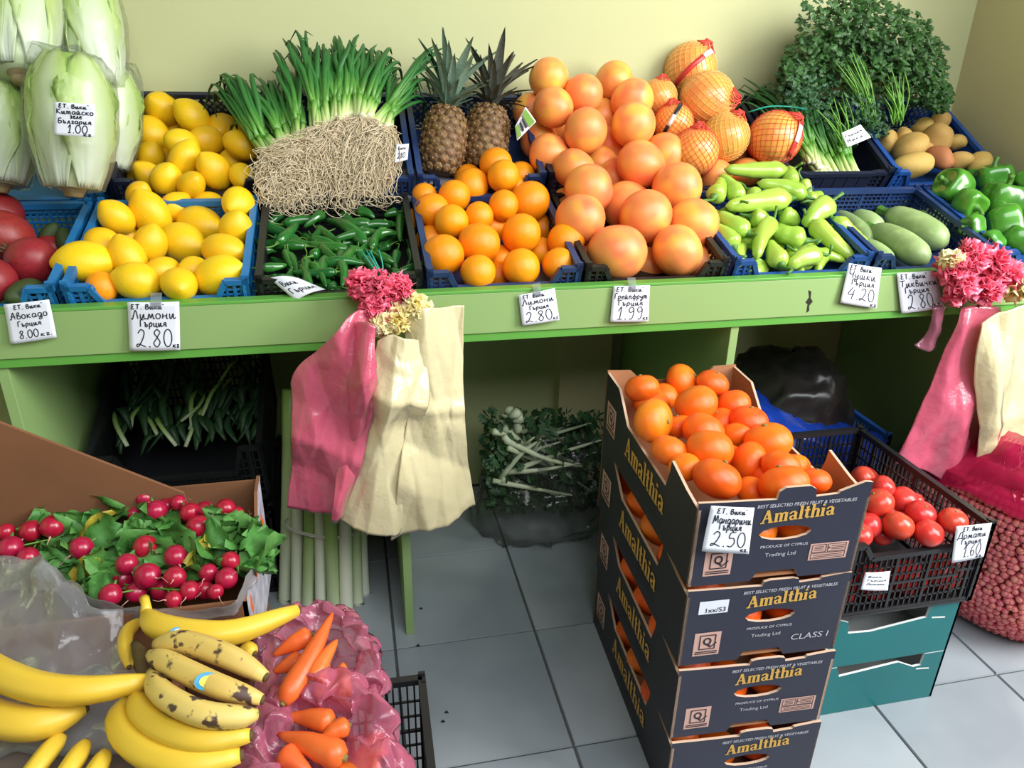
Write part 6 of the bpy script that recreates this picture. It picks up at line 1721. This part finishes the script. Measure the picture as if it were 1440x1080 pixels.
def banana(parent, path, r, mt, z, name='banana', tip0=True, stk=False):
    """path in photo pixels (px, py, extra height)"""
    P = cr([atz(p[0], p[1], z + (p[2] if len(p) > 2 else 0)) for p in path], 16)
    R = r * mpp(P[8])
    prof = [.42, .62, .80, .92, .98, 1, 1, 1, 1, .99, .97, .94, .88, .80, .66, .46]
    mb = MB(); mb.tube(local(parent, P), [R * q for q in prof], 20)
    for i in range(16):
        c = Vector(local(parent, [P[i]])[0])
        for k in range(20):
            v = Vector(mb.v[i*20+k]); mb.v[i*20+k] = tuple(c + (v - c) * (1 + .045 * math.cos(5 * 2*PI*k/20)))
    o = mb.build(name, mt, parent, True)
    d = (P[-1] - P[-2]).normalized()
    mb = MB(); mb.tube(local(parent, [P[-1] - d*R*.1, P[-1] + d*R*.22]), [R*.46, R*.30], 8); mb.build('tip', M['banana_tip'], o, True)
    if stk:
        d = (P[0] - P[1]).normalized()
        mb = MB(); mb.tube(local(parent, [P[0] - d*R*.1, P[0] + d*R*.6 + Vector((0,0,.002)), P[0] + d*R*1.2 + Vector((0,.004,.004))]), [R*.45, R*.34, R*.40], 8); mb.build('stem', mt, o, True)
    return o, P, R
Z0 = .50
ba = thing('banana_bunch', 'ripe banana bunch with brown spotted fingers in the middle', 'bananas', atz(270, 980, .42), None, 'banana bunches')
banana(ba, [(343,908),(350,914),(358,919)], 11, M['banana'], Z0 - .035)
o1, P1, R1 = banana(ba, [(206,862,.0),(222,880,.01),(278,890,.015),(335,887,.012),(418,858,.0)], 19, M['banana'], Z0 - .012)
MB().tube(local(ba, cr([P1[0], atz(205, 850, Z0), atz(203, 842, Z0)], 5)), [R1*.5, R1*.42, R1*.36, R1*.36, R1*.4], 8).build('stem', M['banana'], ba, True)
banana(ba, [(196,872),(180,888),(176,910),(182,938)], 10, M['banana'], Z0 - .03)
o5, P5, R5 = banana(ba, [(178,984),(170,1010),(182,1040),(222,1066),(278,1074),(338,1062)], 22, M['banana'], Z0 - .03)
o4, P4, R4 = banana(ba, [(190,975),(200,1000),(228,1024),(282,1042),(352,1034)], 20, M['banana'], Z0 - .012)
s3, Q3, r3 = banana(ba, [(213,945,0),(226,974,.01),(278,1002,.012),(330,1008,.006),(362,1004,0)], 18, M['banana_spot'], Z0 + .006)
s2, Q2, r2 = banana(ba, [(211,920,0),(240,934,.01),(305,964,.012),(368,984,0)], 17, M['banana_spot'], Z0 + .010)
s1, Q1, r1 = banana(ba, [(218,906,0),(258,903,.01),(318,922,.012),(373,952,0)], 17, M['banana_spot'], Z0 + .012)
mb = MB(); mb.tube(local(ba, cr([atz(190, 905, Z0 - .02), atz(200, 928, Z0 - .01), atz(202, 955, Z0 - .02)], 7)), [.006, .008, .010, .011, .010, .009, .006], 10); mb.build('crown', M['banana_tip'], ba, True)
def flat_sticker(parent, root, P, R, mt, w=.017, h=.014, mt2=None):
    c = P; up = (CAM - c).normalized(); 
    x = (CR - up * CR.dot(up)).normalized(); y = up.cross(x)
    for mtx, k, dz in ((mt, 1.0, 1.035), (mt2, .62, 1.06)):
        if not mtx: continue
        mb = MB(); n = 14; vs = []
        for i in range(n):
            a = 2*PI*i/n; q = c + x * math.cos(a) * w * .5 * k + y * math.sin(a) * h * .5 * k + up * R * dz * (1 - .18 * (math.sin(a) * h * .5 * k / R) ** 2)
            vs.append(q)
        mb.add(local(root, vs), [tuple(range(n))]); mb.build('sticker', mtx, parent)
flat_sticker(s2, ba, Q2[9], r2, M['sticker_blue'], .030, .022, M['sticker_yellow'])
flat_sticker(o1, ba, Q1[3] + (P1[5] - P1[5]), R1, M['sticker_blue'], .001, .001)
flat_sticker(o1, ba, P1[6], R1, M['sticker_blue'], .026, .011, M['sticker_white'])
bbn = thing('banana_bunch', 'yellow bananas reaching in from the left frame edge', 'bananas', atz(60, 980, .42), None, 'banana bunches')
banana(bbn, [(-150,880),(-60,915,.01),(0,948,.014),(60,968,.014),(128,970,.01),(207,957,.004)], 22, M['banana'], Z0 + .0)
banana(bbn, [(-150,960),(-60,990),(0,1012,.004),(60,1016,.004),(118,994)], 25, M['banana'], Z0 - .03)
bcn = thing('banana_bunch', 'three banana tips at the lower left frame edge', 'bananas', atz(80, 1090, .42), None, 'banana bunches')
for pth in ([(20,1120),(50,1080,.006),(72,1052,.006),(88,1036)], [(66,1130),(95,1085,.006),(110,1062,.006),(121,1044)], [(108,1130),(130,1092,.006),(141,1074,.006),(148,1058)]):
    banana(bcn, pth, 14, M['banana'], Z0 - .05)

# ------------------------------------------------------------------ carrots in pink bags on a black crate
crate('plastic_crate', 'black plastic crate on the floor carrying the carrot bags', 0, .345, Vector((-.275, .66, .002)), Matrix.Rotation(-.02, 4, 'Z'), .355, .245, M['black'], style='grid', cat='crate', front_low=.8)
def carrot(parent, tip, top, rpx, z0, z1):
    a, b = atz(tip[0], tip[1], z0), atz(top[0], top[1], z1); R = rpx * 1.3 * mpp(b)
    P = cr([a, a.lerp(b, .5) + Vector((U(-.004,.004), 0, .002)), b], 12)
    t = thing('carrot', parent, 'carrot', b, None, 'carrots in the pink bags')
    mb = MB(); mb.tube(local(t, P), [R * q * U(.96, 1.04) for q in (.12, .32, .45, .56, .66, .75, .83, .9, .96, 1, .98, .55)], 14); mb.build('root', M['carrot'], t, True)
    d = (P[-1] - P[-2]).normalized(); mb = MB(); mb.tube(local(t, [P[-1] - d*.002, P[-1] + d*.004]), [R*.35, R*.22], 7); mb.build('top_scar', M['scar'], t)
    return t
random.seed(2)
carrot('longest carrot sticking up out of the rear pink bag', (468,862), (398,988), 13, .49, .455)
carrot('second carrot sticking up beside the longest one', (474,900), (438,958), 11, .475, .46)
carrot('carrot lying at the upper left in the rear pink bag', (384,922), (438,893), 11, .455, .47)
carrot('carrot lying under the longest one in the rear pink bag', (384,945), (424,928), 11, .445, .45)
carrot('carrot tip at the right side of the rear pink bag', (482,932), (478,985), 13, .455, .43)
carrot('small carrot between the two upright ones', (462,930), (452,985), 10, .455, .43)
carrot('large carrot lying across the front pink bag', (392,1032), (484,1066), 16, .43, .425)
carrot('carrot with its cut end facing out in the front bag', (400,1008), (468,1016), 13, .43, .435)
carrot('carrot with pale end beside the cut one in the front bag', (452,1040), (490,1020), 11, .43, .432)
carrot('carrot at the lower left of the front pink bag', (440,1090), (400,1058), 13, .42, .425)
carrot('carrot at the right of the front bag seen through film', (485,1085), (540,1040), 15, .40, .40)
carrot('carrot at the bottom edge of the front bag', (450,1090), (535,1085), 15, .40, .40)
rb = thing('plastic_bag', 'open pink plastic bag of carrots at the back', 'bag', atz(455, 930, .30), None, 'pink bags of carrots')
def ringz(pts): return [atz(x, y, z) for x, y, z in pts]
loft('bag_film', [
    ringz([(440,930,.38),(445,928,.38),(450,928,.38),(455,930,.38),(458,935,.38),(458,940,.38),(455,944,.38),(450,945,.38),(444,944,.38),(440,938,.38)]),
    ringz([(400,900,.452),(420,885,.456),(445,880,.46),(475,880,.46),(492,905,.455),(500,940,.445),(490,975,.43),(440,990,.425),(400,985,.425),(395,940,.44)]),
    ringz([(385,890,.465),(410,868,.47),(440,858,.475),(475,860,.475),(505,880,.468),(522,925,.455),(520,965,.44),(440,998,.435),(380,992,.435),(375,940,.45)]),
    ringz([(366,890,.445),(396,864,.45),(438,854,.455),(480,857,.455),(514,880,.448),(534,930,.43),(534,975,.415),(440,1004,.41),(366,1000,.41),(358,940,.43)]),
    ringz([(376,905,.33),(402,885,.33),(440,878,.33),(480,880,.33),(510,900,.33),(528,945,.32),(530,985,.31),(440,1010,.31),(376,1005,.31),(366,950,.32)])],
    M['carrot_bag'], rb, 130, 52, .006, 18, .030, 30, 1.0, solid=0)
fb_ = thing('plastic_bag', 'pink plastic bag of carrots in front with bunched film', 'bag', atz(450, 1050, .28), None, 'pink bags of carrots')
loft('bag_film', [
    ringz([(440,1040,.36),(445,1038,.36),(450,1037,.36),(456,1038,.36),(460,1042,.36),(460,1048,.36),(456,1054,.36),(448,1056,.36),(442,1054,.36),(439,1048,.36)]),
    ringz([(398,1020,.43),(420,1000,.435),(455,995,.44),(490,1000,.435),(505,1025,.43),(500,1055,.42),(480,1085,.41),(430,1095,.41),(395,1085,.41),(388,1050,.42)]),
    ringz([(372,1005,.455),(405,975,.462),(450,960,.468),(500,968,.462),(528,990,.455),(540,1035,.44),(530,1090,.425),(430,1125,.42),(360,1110,.425),(352,1050,.44)]),
    ringz([(356,1000,.43),(396,966,.44),(450,952,.445),(508,958,.44),(538,985,.43),(552,1035,.41),(560,1100,.39),(430,1150,.385),(345,1130,.39),(338,1050,.415)]),
    ringz([(366,1030,.30),(400,1000,.30),(450,990,.30),(506,996,.30),(532,1020,.30),(545,1065,.29),(552,1120,.28),(430,1160,.28),(350,1150,.28),(345,1075,.29)])],
    M['carrot_bag'], fb_, 140, 56, .007, 16, .034, 28, 5.0, solid=0)

# ------------------------------------------------------------------ crumbs on the tiles
random.seed(1)
for px, py, lab in ((592,856,'dark crumb on the tile right of the green leg'), (623,1015,'dark crumb on the tile beside the black crate'), (512,932,'dark crumb near the pink bag on the tile'), (588,908,'dark crumb just below the green leg'), (628,1002,'small crumb above the one beside the black crate')):
    c = atz(px, py, .002); mb = MB()
    mb.tube([c + Vector((-.004, 0, 0)), c + Vector((0, .001, .001)), c + Vector((.004, -.001, 0))], [.001, .003, .001], 5); o = mb.build('crumb', M['dirt'], None, True)
    tag(o, lab, 'crumb', 'dark crumbs on the floor')

# ------------------------------------------------------------------ say of every look-alike where it lies
same = {}
for o in COL.objects:
    if o.parent is None and o.get('label') and o.get('group'): same.setdefault(o['label'], []).append(o)
for lab, obs in same.items():
    if len(obs) < 2: continue
    px = []
    for o in obs:
        c = o.matrix_world.translation - CAM; px.append((720 + F * c.dot(CR) / c.dot(CF), 540 + F * c.dot(CD) / c.dot(CF)))
    h = 12
    for o, w in zip(obs, place_words(px, h)):
        short = lab.replace(' in the bottom layer of its crate', ' underneath').replace(' in the bottom layer of the ', ' low in the ').replace(' half buried in the middle of the black crate', ' half buried in black crate')
        o['label'] = short + ', ' + w
